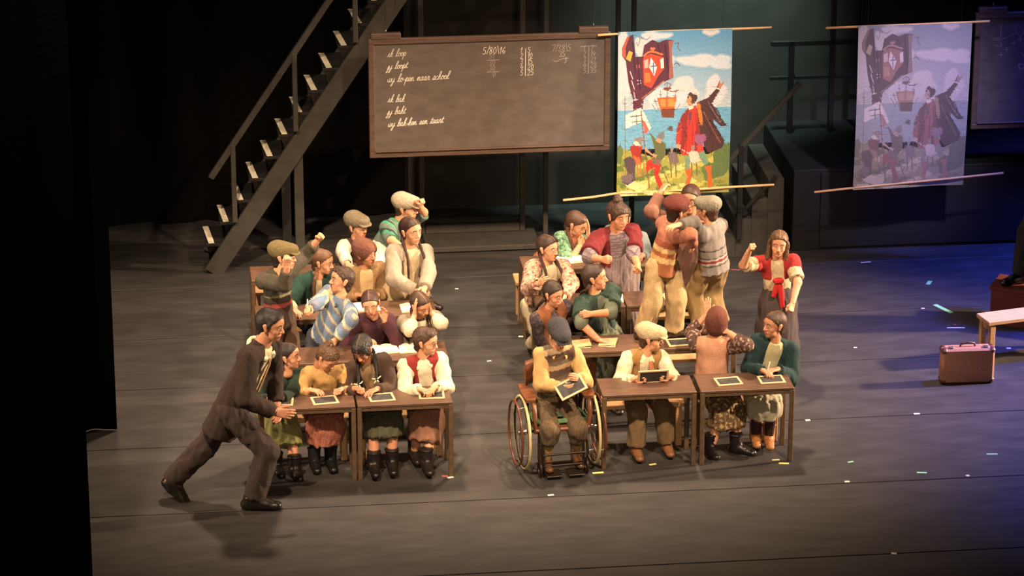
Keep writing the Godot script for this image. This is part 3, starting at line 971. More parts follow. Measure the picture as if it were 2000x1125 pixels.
	var rn := RandomNumberGenerator.new()
	rn.seed = 77
	for i in 2600:
		var p := Vector2(rn.randf() * 478, 240 + rn.randf() * 458)
		var c0 := im.get_pixelv(Vector2i(p))
		var k := rn.randf_range(0.84, 1.13)
		var a := rn.randf_range(0.9, 2.2) if p.y > 470 else rn.randf_range(-0.4, 0.5)
		var ln := rn.randf_range(3, 9)
		var d := Vector2(cos(a), sin(a)) * ln
		stroke(im, [p - d, p + d], rn.randf_range(0.6, 1.5), Color(c0.r * k, c0.g * k * rn.randf_range(0.96, 1.03), c0.b * k * rn.randf_range(0.92, 1.05)), false)
	im.resize(330, 481, Image.INTERPOLATE_LANCZOS)
	im.resize(480, 700, Image.INTERPOLATE_CUBIC)
	for y in 700:
		for x in 480:
			var n := noise_b.get_noise_2d(x * 0.09, y * 0.12) * 0.09 + noise_b.get_noise_2d(x * 0.3 + 50.0, y * 0.22) * 0.07
			var c := im.get_pixel(x, y)
			im.set_pixel(x, y, Color(c.r * (1.0 + n), c.g * (1.0 + n), c.b * (1.0 + n * 0.8)))
	return im

var art: Image

func build_poster(tc: Vector3, w: float, h: float, first: bool) -> void:
	var b := thing("hanging_poster", "bright painted poster of a caped man, banner and ship hanging on rods" if first else "pale poster of a caped man hanging in blue light", "poster", V(tc.x, tc.y - h, tc.z))
	if art == null:
		art = poster_art()
	var im: Image = art.duplicate()
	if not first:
		im.adjust_bcs(1.30, 0.52, 0.30)  # same print, paler and less saturated
	im.generate_mipmaps()
	var m := std(Color.WHITE, 0.6)
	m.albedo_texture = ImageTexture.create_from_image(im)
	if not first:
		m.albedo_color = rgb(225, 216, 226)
	var f := func(u: float, v: float) -> float:
		return 0.012 * sin(u * 5.0 + 0.6) * v + 0.006 * sin(u * 11.0 + v * 3.0) * v + (0.022 * sin(v * PI) if first else 0.03 * sin(v * PI + u))
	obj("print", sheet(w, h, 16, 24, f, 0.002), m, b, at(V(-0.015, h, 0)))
	var lo := 0.012 if first else 0.03
	if first:
		obj("top_rod", sweep([V(-0.72, h - 0.025, -0.012), V(-0.2, h - 0.01, -0.014), V(0.5, h - 0.008, -0.014), V(0.87, h - 0.004, -0.014)], [0.011, 0.012, 0.012, 0.010], 8), mats.rod, b)
		obj("bottom_rod", sweep([V(-1.03, -0.02, 0.0), V(-0.75, 0.0, 0.0), V(-0.52, 0.03, 0.0), V(0.1, 0.035, 0.0), V(0.6, 0.05, 0.0), V(0.93, 0.055, 0.0)], [0.012], 8), mats.rod, b)
	else:
		obj("top_rod", sweep([V(-0.84, h - 0.015, -0.014), V(0.0, h - 0.008, -0.014), V(0.68, h + 0.0, -0.014)], [0.011], 8), mats.rod, b)
		obj("bottom_rod", sweep([V(-0.90, -0.01, 0.0), V(-0.5, 0.02, 0.0), V(0.3, 0.07, 0.0), V(0.88, 0.11, 0.0)], [0.011], 8), mats.rod, b)
	for s in [-0.45, 0.42]:
		obj("hanging_line", sweep([V(s, h + 0.0, -0.014), V(s, h + 3.0, -0.014)], [0.0012], 5), mats.cable, b)
	lo += 0.0

# ------------------------------------------------------------------ desks, benches, wheelchair
const DESK_H := 0.64
const ROWS := [-0.05, -1.02, -2.05, -3.05]
const ROW_NAMES := ["front", "second", "third", "rear"]

func build_furniture() -> void:
	var proto_d: Node3D = null
	var proto_b: Node3D = null
	for blk in 2:
		for r in 4:
			for s in 2:
				var x0: float
				if blk == 0:
					x0 = [-1.99, -1.22][s] if r == 0 else [-1.93, -1.16][s]
				else:
					x0 = [0.73, 1.52][s] if r == 0 else [0.45, 1.22][s]
				var w := 0.755
				var where := "%s row of the class %s" % [ROW_NAMES[r], "beside the stairs" if blk == 0 else "with the wheelchair"]
				var side: String = [["outer side", "aisle side"], ["aisle side", "outer side"]][blk][s]
				if proto_d == null:
					proto_d = make_desk(w)
				var d: Node3D = proto_d if blk + r + s == 0 else proto_d.duplicate()
				if d != proto_d:
					d.name = numbered("school_desk")
					add_child(d)
				d.position = V(x0 + w * 0.5, 0, ROWS[r] - 0.18)
				d.set_meta("label", "brown steel-legged school desk, %s, %s" % [where, side])
				if proto_b == null:
					proto_b = make_bench(0.72)
				var b: Node3D = proto_b if blk + r + s == 0 else proto_b.duplicate()
				if b != proto_b:
					b.name = numbered("wooden_bench")
					add_child(b)
				b.position = V(x0 + w * 0.5 - (0.04 if blk == 1 and r == 3 else 0.0), 0, ROWS[r] - 0.53)
				b.set_meta("label", "pale wooden bench behind the desk, %s, %s" % [where, side])
	build_wheelchair()
	# props on the right
	var rb := make_bench(1.0)
	rb.position = V(4.80, 0, -2.14)
	rb.rotation.y = 0.22
	rb.scale = V(1, 1.08, 1)
	rb.set_meta("label", "pale wooden bench in blue light behind the suitcase")
	rb.set_meta("group", "")
	rb.remove_meta("group")
	var bo := thing("stage_box", "dark red wooden stage box at the edge behind the bench", "box", V(5.18, 0, -2.82), -0.50)
	obj("box_side", bx(V(1.1, 0.33, 0.34), 0.006), mats.red_box, bo, at(V(0, 0.165, 0)))
	obj("box_top", bx(V(1.13, 0.03, 0.37), 0.005), mats.red_box, bo, at(V(0, 0.345, 0)))
	build_suitcase()

func make_desk(w: float) -> Node3D:
	var d := thing("school_desk", "brown desk", "desk", Vector3.ZERO, 0.0, "school desks")
	obj("tabletop", bx(V(w, 0.024, 0.37), 0.004), mats.desk_top, d, at(V(0, DESK_H - 0.012, 0)))
	for s in [-1, 1]:
		obj("frame_rail", bx(V(w - 0.06, 0.03, 0.024), 0.003), mats.desk_frame, d, at(V(0, DESK_H - 0.039, s * 0.168)))
		obj("side_rail", bx(V(0.024, 0.03, 0.30), 0.003), mats.desk_frame, d, at(V(s * (w * 0.5 - 0.018), DESK_H - 0.039, 0)))
		for t in [-1, 1]:
			obj("leg", bx(V(0.036, DESK_H - 0.024, 0.034), 0.003), mats.desk_frame, d, at(V(s * (w * 0.5 - 0.016), (DESK_H - 0.024) * 0.5, t * 0.168)))
	return d

func make_bench(w: float) -> Node3D:
	var b := thing("wooden_bench", "pale bench", "bench", Vector3.ZERO, 0.0, "pale benches behind the desks")
	obj("seat", bx(V(w, 0.035, 0.24), 0.005), mats.pale_wood, b, at(V(0, 0.3625, 0)))
	for s in [-1, 1]:
		for t in [-1, 1]:
			obj("leg", bx(V(0.05, 0.345, 0.05), 0.004), mats.pale_wood, b, at(V(s * (w * 0.5 - 0.05), 0.1725, t * 0.085)))
		obj("end_rail", bx(V(0.022, 0.06, 0.12), 0.003), mats.pale_wood, b, at(V(s * (w * 0.5 - 0.05), 0.31, 0)))
	return b

func build_wheelchair() -> void:
	var c := thing("wheelchair", "old wooden wheelchair with pale tyres and copper hand rims", "wheelchair", V(0.385, 0, -0.22), 0.10)
	for s in [-1, 1]:
		var wh := obj("wheel", ring_mesh(0.292, 0.012, 48, 8), mats.tyre, c, at(V(s * 0.285, 0.304, 0.02)))
		obj("hand_rim", ring_mesh(0.262, 0.010, 44, 8), mats.hand_rim, wh, at(V(s * 0.055, 0, 0)))
		obj("rim", ring_mesh(0.276, 0.008, 44, 6), mats.chair_frame, wh, at(V(s * 0.004, 0, 0)))
		obj("hub", sweep([V(-0.035, 0, 0), V(0.035, 0, 0)], [0.022], 12), mats.steel, wh)
		for k in 14:
			var a := TAU * k / 14.0
			obj("spoke", sweep([V(0.02 * (1 if k % 2 else -1), cos(a) * 0.02, sin(a) * 0.02), V(0, cos(a) * 0.272, sin(a) * 0.272)], [0.0022], 5), mats.steel, wh)
		for k in 4:
			var a := TAU * k / 4.0 + 0.4
			obj("rim_stay", sweep([V(0, cos(a) * 0.276, sin(a) * 0.276), V(s * 0.055, cos(a) * 0.262, sin(a) * 0.262)], [0.004], 6), mats.steel, wh)
		# arm: bent wood from the seat up and back
		obj("arm_post", sweep([V(s * 0.215, 0.36, 0.20), V(s * 0.225, 0.50, 0.205), V(s * 0.225, 0.585, 0.18), V(s * 0.225, 0.61, 0.12)], [0.020, 0.020, 0.020, 0.018], 10), mats.chair_wood, c)
		obj("armrest", prism(PackedVector2Array([Vector2(-0.05, 0.16), Vector2(-0.055, -0.02), Vector2(-0.04, -0.20), Vector2(0.03, -0.20), Vector2(0.055, -0.05), Vector2(0.05, 0.10), Vector2(0.02, 0.17)]), 0.022), mats.chair_wood, c, Transform3D(Basis(Vector3.RIGHT, PI / 2), V(s * 0.235, 0.62, 0.0)))
		obj("caster", ring_mesh(0.055, 0.012, 24, 8), mats.chair_frame, c, at(V(s * 0.19, 0.067, 0.24)))
		obj("caster_fork", sweep([V(s * 0.19, 0.067, 0.24), V(s * 0.20, 0.16, 0.235), V(s * 0.19, 0.37, 0.20)], [0.010], 8), mats.chair_frame, c)
		obj("back_post", sweep([V(s * 0.20, 0.30, -0.17), V(s * 0.205, 0.62, -0.19), V(s * 0.20, 0.80, -0.22)], [0.013], 8), mats.chair_frame, c)
		obj("footplate", bx(V(0.13, 0.012, 0.14), 0.003), mats.chair_frame, c, at(V(s * 0.09, 0.030, 0.27)))
		obj("footrest_hanger", sweep([V(s * 0.17, 0.30, 0.22), V(s * 0.165, 0.14, 0.25), V(s * 0.15, 0.032, 0.25)], [0.010], 8), mats.chair_frame, c)
	obj("seat", bx(V(0.45, 0.028, 0.42), 0.008), mats.chair_wood, c, at(V(0, 0.385, 0.02)))
	obj("cushion", field([bone(V(-0.13, 0.425, -0.02), V(0.13, 0.425, -0.02), 0.10, 0.10, Vector3.UP, 3.6), bone(V(-0.13, 0.425, 0.08), V(0.13, 0.425, 0.08), 0.10, 0.10, Vector3.UP, 3.6)], 0.012, 0.03), mats.cushion, c)
	var back := []
	for i in 13:
		var u := i / 12.0 * 2.0 - 1.0
		back.append(V(u * 0.225, 0.735, -0.235 + 0.075 * u * u))
	obj("backrest", sweep(back, [0.012], 10, 9.0), mats.chair_wood, c)
	obj("axle", sweep([V(-0.285, 0.304, 0.02), V(0.285, 0.304, 0.02)], [0.011], 8), mats.chair_frame, c)
	obj("cross_bar", sweep([V(-0.17, 0.20, 0.285), V(0.17, 0.20, 0.285)], [0.010], 8), mats.chair_frame, c)
	obj("cross_bar", sweep([V(-0.16, 0.09, 0.25), V(0.16, 0.09, 0.25)], [0.009], 8), mats.chair_frame, c)

func build_suitcase() -> void:
	var s := thing("suitcase", "small brown suitcase standing upright before the bench", "suitcase", V(4.08, 0, -1.60), -0.02)
	obj("shell", bx(V(0.455, 0.315, 0.13), 0.018), mats.case, s, at(V(0, 0.1625, 0)))
	obj("seam_strip", bx(V(0.461, 0.321, 0.012), 0.004), mats.case_edge, s, at(V(0, 0.1635, 0.012)))
	for x in [-1, 1]:
		for y in [0, 1]:
			obj("corner_cap", bx(V(0.055, 0.055, 0.138), 0.018), mats.case_trim, s, at(V(x * 0.204, 0.030 + y * 0.266, 0)))
	obj("handle", sweep([V(-0.065, 0.322, 0), V(-0.055, 0.348, 0), V(0, 0.358, 0), V(0.055, 0.348, 0), V(0.065, 0.322, 0)], [0.009, 0.010, 0.011, 0.010, 0.009], 8), mats.case_trim, s)
	for x in [-0.15, 0.15]:
		obj("latch", bx(V(0.04, 0.012, 0.035), 0.003), mats.steel, s, at(V(x, 0.326, 0.03)))

# ------------------------------------------------------------------ templates: heads, hands, hair, caps, shoes
const X := Vector3(1, 0, 0)
const UP := Vector3(0, 1, 0)
const FW := Vector3(0, 0, 1)

func head_tag(p: Vector3) -> int:
	var ax := absf(p.x)
	if p.z > 0.05:
		var ex := (ax - 0.031) / 0.0128
		var ey := (p.y - 0.004) / 0.0058
		if Vector2(ax - 0.031, p.y - 0.004).length() < 0.0058:
			return 4
		if ex * ex + ey * ey < 1.0:
			return 3
		if absf(ex) < 1.15 and p.y > 0.007 and p.y < 0.0125:
			return 2
		var by := 0.0275 - (ax - 0.03) * (ax - 0.03) * 9.0
		if ax > 0.013 and ax < 0.048 and absf(p.y - by) < 0.0045:
			return 5
		var lx := p.x / 0.024
		var lY := (p.y + 0.060) / 0.0105
		if p.z > 0.06 and lx * lx + lY * lY < 1.0:
			return 1
	return 0

func make_templates() -> void:
	var hb := [
		bone(V(0, 0.032, -0.028), V(0, 0.036, 0.018), 0.083, 0.077, X, 1.13),
		bone(V(0, 0.0, 0.022), V(0, -0.058, 0.034), 0.063, 0.047, X, 1.04),
		bone(V(0, -0.068, 0.022), V(0, -0.086, 0.056), 0.042, 0.021),
		bone(V(0.034, -0.026, 0.052), V(0.026, -0.045, 0.052), 0.025, 0.022), bone(V(-0.034, -0.026, 0.052), V(-0.026, -0.045, 0.052), 0.025, 0.022),
		bone(V(-0.038, 0.027, 0.066), V(0.038, 0.027, 0.066), 0.0135, 0.0135),
		bone(V(0.031, 0.004, 0.068), V(0.031, 0.004, 0.0685), 0.016, 0.016, Vector3.ZERO, 1.0, 0, 0.006), bone(V(-0.031, 0.004, 0.068), V(-0.031, 0.004, 0.0685), 0.016, 0.016, Vector3.ZERO, 1.0, 0, 0.006),
		bone(V(0, 0.012, 0.082), V(0, -0.026, 0.101), 0.0085, 0.012, Vector3.ZERO, 1.0, 0, 0.008),
		bone(V(-0.010, -0.031, 0.090), V(0.010, -0.031, 0.090), 0.0085, 0.0085, Vector3.ZERO, 1.0, 0, 0.008),
		bone(V(-0.016, -0.0555, 0.079), V(0.016, -0.0555, 0.079), 0.0075, 0.0075, Vector3.ZERO, 1.0, 0, 0.006),
		bone(V(-0.013, -0.0655, 0.077), V(0.013, -0.0655, 0.077), 0.0085, 0.0085, Vector3.ZERO, 1.0, 0, 0.006),
		bone(V(0.077, 0.014, -0.012), V(0.073, -0.022, -0.002), 0.019, 0.012, X, 1.9, 0, 0.006), bone(V(-0.077, 0.014, -0.012), V(-0.073, -0.022, -0.002), 0.019, 0.012, X, 1.9, 0, 0.006),
		bone(V(0, -0.045, -0.022), V(0, -0.15, -0.030), 0.046, 0.047)]
	var r := field_mesh(hb, 0.0043, 0.018)
	var tags := PackedByteArray()
	for p in r[0]:
		tags.append(head_tag(p))
	tpl.head = [r[0], r[1], tags]
	for pose in [["relaxed", 18, 28, 18], ["fist", 78, 95, 55], ["flat", 4, 8, 5], ["grip", 42, 50, 30], ["cup", 28, 18, 12]]:
		make_hand(pose[0], pose[1], pose[2], pose[3])
	# hair, in the head's own frame
	var cr := func(g: float) -> Array:
		return [bone(V(0, 0.034, -0.030), V(0, 0.038, 0.016), 0.083 + g, 0.077 + g, X, 1.12)]
	var face := [bone(V(0, -0.030, 0.090), V(0, -0.13, 0.07), 0.111, 0.092), bone(V(-0.1, -0.11, 0.035), V(0.1, -0.11, 0.035), 0.08, 0.08)]
	var low := [bone(V(0, -0.02, 0.092), V(0, -0.13, 0.075), 0.076, 0.085, X, 1.05), bone(V(-0.1, -0.10, 0.035), V(0.1, -0.10, 0.035), 0.075, 0.075)]
	var nape := bone(V(0, 0.0, -0.045), V(0, -0.055, -0.055), 0.066, 0.050, X, 0.95)
	hair_tpl("short", cr.call(0.012) + [nape, bone(V(-0.035, 0.095, 0.045), V(0.035, 0.098, 0.04), 0.028, 0.024)], face, 0.005)
	hair_tpl("pulled", cr.call(0.009) + [nape], face, 0.0015)
	hair_tpl("fringe", cr.call(0.011) + [nape, bone(V(-0.055, 0.01, 0.03), V(-0.06, -0.055, 0.02), 0.028, 0.02), bone(V(0.055, 0.01, 0.03), V(0.06, -0.055, 0.02), 0.028, 0.02)], low, 0.005)
	hair_tpl("bun", cr.call(0.010) + [nape, bone(V(0, 0.115, -0.065), V(0.004, 0.130, -0.072), 0.036, 0.030)], face, 0.006)
	hair_tpl("top_bun", cr.call(0.011) + [nape, bone(V(0, 0.140, -0.02), V(0, 0.150, -0.025), 0.042, 0.034)], low, 0.005)
	hair_tpl("long", cr.call(0.013) + [nape, bone(V(-0.07, 0.0, -0.02), V(-0.085, -0.16, -0.01), 0.034, 0.022), bone(V(0.07, 0.0, -0.02), V(0.085, -0.16, -0.01), 0.034, 0.022), bone(V(0, -0.02, -0.06), V(0, -0.16, -0.06), 0.065, 0.05, FW, 1.6)], [face[0]], 0.005)
	hair_tpl("under_cap", cr.call(0.006) + [nape], [bone(V(0, -0.02, 0.085), V(0, -0.13, 0.07), 0.088, 0.09, X, 1.0), bone(V(-0.1, -0.10, 0.03), V(0.1, -0.10, 0.03), 0.075, 0.075)], 0.003)
	hair_tpl("receding", cr.call(0.011) + [nape, bone(V(-0.06, 0.02, 0.02), V(-0.064, -0.03, 0.018), 0.026, 0.018), bone(V(0.06, 0.02, 0.02), V(0.064, -0.03, 0.018), 0.026, 0.018)], [bone(V(0, -0.03, 0.09), V(0, -0.13, 0.07), 0.112, 0.092), bone(V(-0.1, -0.11, 0.035), V(0.1, -0.11, 0.035), 0.08, 0.08)], 0.002)
	# caps
	hair_tpl("flat_cap", [bone(V(0, 0.076, -0.052), V(0, 0.064, 0.060), 0.092, 0.074, UP, 1.28), bone(V(0, 0.050, -0.036), V(0, 0.056, 0.02), 0.092, 0.088, UP, 1.35),
		bone(V(-0.030, 0.044, 0.104), V(0.030, 0.044, 0.104), 0.040, 0.040, V(0, 0.90, 0.43), 4.5)], [bone(V(0, -0.035, -0.02), V(0, -0.035, 0.03), 0.080, 0.082)], 0.003)
	hair_tpl("beret", [bone(V(0.0, 0.082, -0.035), V(0.025, 0.088, 0.01), 0.118, 0.112, UP, 1.75), bone(V(0, 0.050, -0.028), V(0, 0.055, 0.018), 0.094, 0.088, UP, 1.25)], [bone(V(0, -0.04, -0.02), V(0, -0.04, 0.03), 0.086, 0.084)], 0.003)
	hair_tpl("hood", cr.call(0.020) + [bone(V(0, 0.0, -0.035), V(0, -0.07, -0.045), 0.086, 0.070, X, 1.05), bone(V(0, 0.06, -0.07), V(0, 0.03, -0.09), 0.06, 0.05)], [bone(V(0, -0.015, 0.085), V(0, -0.13, 0.075), 0.068, 0.085, X, 1.1)], 0.003)
	hair_tpl("round_hat", cr.call(0.026) + [bone(V(0, 0.01, -0.03), V(0, -0.02, -0.035), 0.100, 0.094, X, 1.04)], [bone(V(0, -0.04, 0.085), V(0, -0.13, 0.075), 0.075, 0.085, X, 1.0)], 0.002)
	# shoes: sole at y = 0, toe along +z
	var sole := [[V(0, 0, 0), V(0, -1, 0)]]
	var sb := [bone(V(0, 0.026, -0.045), V(0, 0.026, -0.01), 0.032, 0.034), bone(V(0, 0.030, 0.0), V(0, 0.020, 0.125), 0.036, 0.031, UP, 1.15), bone(V(0, 0.062, -0.014), V(0, 0.036, 0.07), 0.038, 0.030)]
	tpl.shoe = field_mesh(sb + [bone(V(0, 0.05, -0.014), V(0, 0.082, -0.014), 0.041, 0.042, Vector3.ZERO, 1.0, 1)], 0.007, 0.018, 0.0, V(1, 1, 1), [], sole)
	tpl.boot = field_mesh(sb + [bone(V(0, 0.05, -0.012), V(0, 0.165, -0.014), 0.042, 0.048, Vector3.ZERO, 1.0, 1), bone(V(0, 0.158, -0.014), V(0, 0.168, -0.014), 0.051, 0.051, Vector3.ZERO, 1.0, 2, 0.004)], 0.007, 0.018, 0.003, V(60, 30, 60), [], sole)

func hair_tpl(called: String, bones: Array, subs: Array, amp: float) -> void:
	tpl[called] = field_mesh(bones, 0.0062, 0.016, amp, V(70, 26, 60), subs)

func make_hand(called: String, c1: float, c2: float, c3: float) -> void:
	var b := []
	var xs := [0.027, 0.009, -0.009, -0.026]
	var ys := [0.086, 0.090, 0.086, 0.078]
	var ls := [[0.036, 0.022, 0.018], [0.040, 0.025, 0.019], [0.037, 0.023, 0.018], [0.028, 0.018, 0.016]]
	for i in 4:
		b.append(bone(V(xs[i] * 0.55, 0.008, 0), V(xs[i], ys[i], 0), 0.016, 0.0115))
		var p := V(xs[i], ys[i], 0)
		var a := 0.0
		var spread: float = (1.5 - i) * (0.06 if called != "fist" else 0.0)
		for k in 3:
			a += deg_to_rad([c1, c2, c3][k] * (1.0 + 0.06 * (i - 1)))
			var d := V(spread * cos(a), cos(a), sin(a)).normalized()
			var q: Vector3 = p + d * ls[i][k]
			b.append(bone(p, q, 0.0098 - 0.0007 * k, 0.0092 - 0.0008 * k, Vector3.ZERO, 1.0, 0, 0.004))
			p = q
	b.append(bone(V(0, -0.03, 0), V(0, 0.02, 0), 0.024, 0.024, FW, 1.25))
	var th := [V(0.018, 0.018, 0.006), V(0.040, 0.045, 0.016), V(0.052, 0.074, 0.022), V(0.056, 0.098, 0.024)]
	if called == "fist":
		th = [V(0.018, 0.018, 0.006), V(0.036, 0.050, 0.026), V(0.026, 0.072, 0.046), V(0.006, 0.078, 0.052)]
	elif called == "grip":
		th = [V(0.018, 0.018, 0.006), V(0.036, 0.044, 0.026), V(0.036, 0.072, 0.042), V(0.030, 0.096, 0.048)]
	elif called == "flat":
		th = [V(0.018, 0.018, 0.003), V(0.044, 0.044, 0.006), V(0.060, 0.070, 0.008), V(0.068, 0.092, 0.008)]
	for k in 3:
		b.append(bone(th[k], th[k + 1], 0.0145 - 0.002 * k, 0.0115 - 0.0012 * k, Vector3.ZERO, 1.0, 0, 0.006))
	var r := field_mesh(b, 0.0042, 0.010)
	tpl["r_" + called] = r
	var mv: PackedVector3Array = r[0].duplicate()
	for i in mv.size():
		mv[i].x = -mv[i].x
	var mi: PackedInt32Array = r[1].duplicate()
	for i in range(0, mi.size(), 3):
		var t := mi[i]
		mi[i] = mi[i + 1]
		mi[i + 1] = t
	tpl["l_" + called] = [mv, mi]

# ------------------------------------------------------------------ people
var tinted := {}

func tint(called: String, c: Color, scalp := Color(0, 0, 0, 0)) -> ArrayMesh:
	var key := [called, c, scalp]
	if tinted.has(key):
		return tinted[key]
	var r: Array = tpl[called]
	var cols := PackedColorArray()
	var lc := c.srgb_to_linear()
	var ls := scalp.srgb_to_linear()
	for p in r[0]:
		var n := noise_b.get_noise_3d(p.x * 90, p.y * 22, p.z * 22) * 0.26 + 1.0
		if scalp.a > 0.0 and absf(p.x) < 0.0034 and p.y > 0.03 and p.z > -0.06:
			cols.append(ls)
		elif (called == "boot" or called == "shoe") and p.y < 0.012:
			cols.append(lc * 0.55)
		else:
			cols.append(lc * n)
	var m := finish(r[0], r[1], cols)
	tinted[key] = m
	return m

func paint(verts: PackedVector3Array, g: Dictionary, fr: Dictionary) -> PackedColorArray:
	var cols := PackedColorArray()
	cols.resize(verts.size())
	var c: Color = soft(g.c).srgb_to_linear()
	var c2: Color = soft(g.get("c2", g.c)).srgb_to_linear()
	var c3: Color = soft(g.get("c3", g.c)).srgb_to_linear()
	var pat: String = g.get("pat", "plain")
	var bands := []
	for b in g.get("bands", []):
		bands.append([b[0], b[1], soft(b[2]).srgb_to_linear()])
	var P: Vector3 = fr.P
	var u: Vector3 = fr.u
	var l: Vector3 = fr.l
	var sp: float = fr.spine
	var period: float = g.get("period", 0.2)
	var sc: float = g.get("sc", 24.0)
	for i in verts.size():
		var q := verts[i] - P
		var o := c
		match pat:
			"bands":
				var ty := q.dot(u) / sp
				for b in bands:
					if ty >= b[0] and ty < b[1]:
						o = b[2]
			"hoops":
				var ty := q.dot(u) / sp
				var t := fposmod(ty / period, 1.0)
				o = c if t < 0.5 else (c2 if t < 0.82 else c3)
			"diag":
				var tx := q.dot(u) / sp + q.dot(l) / sp * float(g.get("lean", 0.5))
				var t := fposmod(tx / period, 1.0)
				o = c if t < 0.45 else (c2 if t < 0.75 else c3)
			"floral":
				var n := noise_b.get_noise_3dv(verts[i] * sc)
				var n2 := noise_b.get_noise_3dv(verts[i] * sc * 1.7 + Vector3(9, 3, 1))
				o = c2 if n > 0.2 else (c3 if n2 > 0.28 else c)
			"tweed":
				o = c.lerp(c2, clampf(noise_b.get_noise_3dv(verts[i] * 60.0) + 0.5, 0.0, 1.0))
			"pin":
				o = c2 if fposmod((q.dot(l) + q.dot(fr.f) * 0.6) * 36.0, 1.0) < 0.28 else c
		var v := 1.0 + 0.10 * noise_b.get_noise_3dv(verts[i] * 9.0)
		cols[i] = Color(o.r * v, o.g * v, o.b * v)
	return cols

func torso(J: Dictionary, fr: Dictionary, g: float, lo := 0.0, wide := 1.0, hem := 0.0) -> Array:
	var h: float = J.s
	var u: Vector3 = fr.u
	var A: Vector3 = J.P + u * lo * fr.spine
	var M: Vector3 = J.P + u * 0.52 * fr.spine
	var B: Vector3 = J.N - u * 0.052 * h
	var out := []
	if lo < 0.5:
		out.append(bone(A, M, 0.086 * h + g + hem, 0.078 * h + g + hem * 0.3, fr.f, 1.28, 3))
		out.append(bone(M, B, 0.078 * h + g, 0.080 * h + g, fr.f, 1.38))
	else:
		out.append(bone(A, B, 0.080 * h + g, 0.080 * h + g, fr.f, 1.38, 3))
	out.append(bone(J.sl.lerp(J.sr, 0.10 + 0.1 * (1 - wide)), J.sr.lerp(J.sl, 0.10 + 0.1 * (1 - wide)), 0.036 * h + g, 0.036 * h + g))
	out.append(bone(J.N - u * 0.035 * h, J.N + (J.H - J.N).normalized() * 0.012 * h, 0.058 * h + g * 0.4, 0.047 * h + g * 0.4, Vector3.ZERO, 1.0, 1))
	return out

func sleeves(J: Dictionary, g: float, len_: float, loose := 0.0) -> Array:
	var h: float = J.s
	var out := []
	for s in ["l", "r"]:
		var S: Vector3 = J["s" + s]
		var E: Vector3 = J["e" + s]
		var W: Vector3 = J["w" + s]
		if len_ <= 0.5:
			out.append(bone(S, S.lerp(E, len_ * 2.0), 0.038 * h + g, 0.034 * h + g + loose, Vector3.ZERO, 1.0, 1))
		else:
			out.append(bone(S, E, 0.038 * h + g, 0.031 * h + g + loose))
			out.append(bone(E, E.lerp(W, (len_ - 0.5) * 2.0), 0.031 * h + g + loose, 0.023 * h + g + loose * 0.5, Vector3.ZERO, 1.0, 1))
	return out

func garment(J: Dictionary, fr: Dictionary, g: Dictionary) -> ArrayMesh:
	var h: float = J.s
	var t: String = g.t
	var gi: float = g.get("g", 0.012)
	var bones := []
	var subs := []
	var k := 0.016
	var amp: float = g.get("amp", 0.006)
	var nf := V(16, 7, 16)
	var cell: float = g.get("cell", 0.0115)
	if t == "top" or t == "vest":
		bones = torso(J, fr, gi, g.get("lo", -0.06), 0.6 if t == "vest" else 1.0, g.get("hem", 0.0))
		if t == "top":
			bones += sleeves(J, gi, g.get("sl", 1.0), g.get("loose", 0.0))
		if g.has("open"):
			bones.remove_at(3 if float(g.get("lo", -0.06)) < 0.5 else 2)
			var w: float = g.open
			var off: Vector3 = fr.f * (0.075 * h + gi)
			subs.append(bone(J.P + off - fr.u * 0.10, J.N + off * 0.75 + fr.u * 0.04, w, g.get("open_top", w)))
	elif t == "skirt":
		k = 0.05
		nf = V(22, 3, 22)
		amp = g.get("amp", 0.012)
		var km: Vector3 = (J.kl + J.kr) * 0.5
		if g.get("stand", false):
			var dn: Vector3 = (J.al + J.ar) * 0.5 - J.P
			bones = [bone(J.P + fr.u * 0.10 * h, J.P, 0.088 * h, 0.118 * h, fr.f, 1.2), bone(J.P, J.P + dn * float(g.len) * 0.5, 0.118 * h, 0.130 * h, fr.f, 1.15), bone(J.P + dn * float(g.len) * 0.5, J.P + dn * float(g.len), 0.130 * h, 0.152 * h, fr.f, 1.15, 1)]
		else:
			bones = [bone(J.P + fr.u * 0.08 * h, J.P, 0.082 * h, 0.095 * h, fr.f, 1.2), bone(J.P, km, 0.085 * h, 0.075 * h)]
			for s in ["l", "r"]:
				bones.append(bone(J["h" + s], J["k" + s], 0.066 * h, 0.058 * h))
				bones.append(bone(J["k" + s], (J["k" + s] as Vector3).lerp(J["a" + s], g.len), 0.058 * h, 0.060 * h, Vector3.ZERO, 1.0, 1))
			var am: Vector3 = (J.al + J.ar) * 0.5
			bones.append(bone(km, km.lerp(am, g.len), 0.06 * h, 0.075 * h, Vector3.ZERO, 1.0, 1))
	elif t == "trousers":
		bones = [bone(J.P + fr.u * 0.05 * h, J.P - fr.u * 0.01 * h, 0.086 * h, 0.086 * h + minf(gi, 0.01), fr.f, 1.22)]
		var ln: float = g.get("len", 0.95)
		for s in ["l", "r"]:
			bones.append(bone(J["h" + s], J["k" + s], maxf(0.050 * h + gi * 0.6, 0.056 * h), 0.044 * h + gi))
			var e: Vector3 = (J["k" + s] as Vector3).lerp(J["a" + s], ln)
			if g.get("knicker", false):
				bones.append(bone(J["k" + s], e, 0.050 * h + gi, 0.046 * h + gi))
			else:
				bones.append(bone(J["k" + s], e, 0.046 * h + gi, 0.040 * h + gi, Vector3.ZERO, 1.0, 1))
		amp = g.get("amp", 0.009)
	elif t == "socks":
		for s in [g.side]:
			bones.append(bone((J["k" + s] as Vector3).lerp(J["a" + s], g.get("from", 0.35)), J["a" + s], 0.038 * h, 0.028 * h, Vector3.ZERO, 1.0, 2))
		amp = 0.002
	var r := field_mesh(bones, cell, k, amp, nf, subs)
	return finish(r[0], r[1], paint(r[0], g, fr))

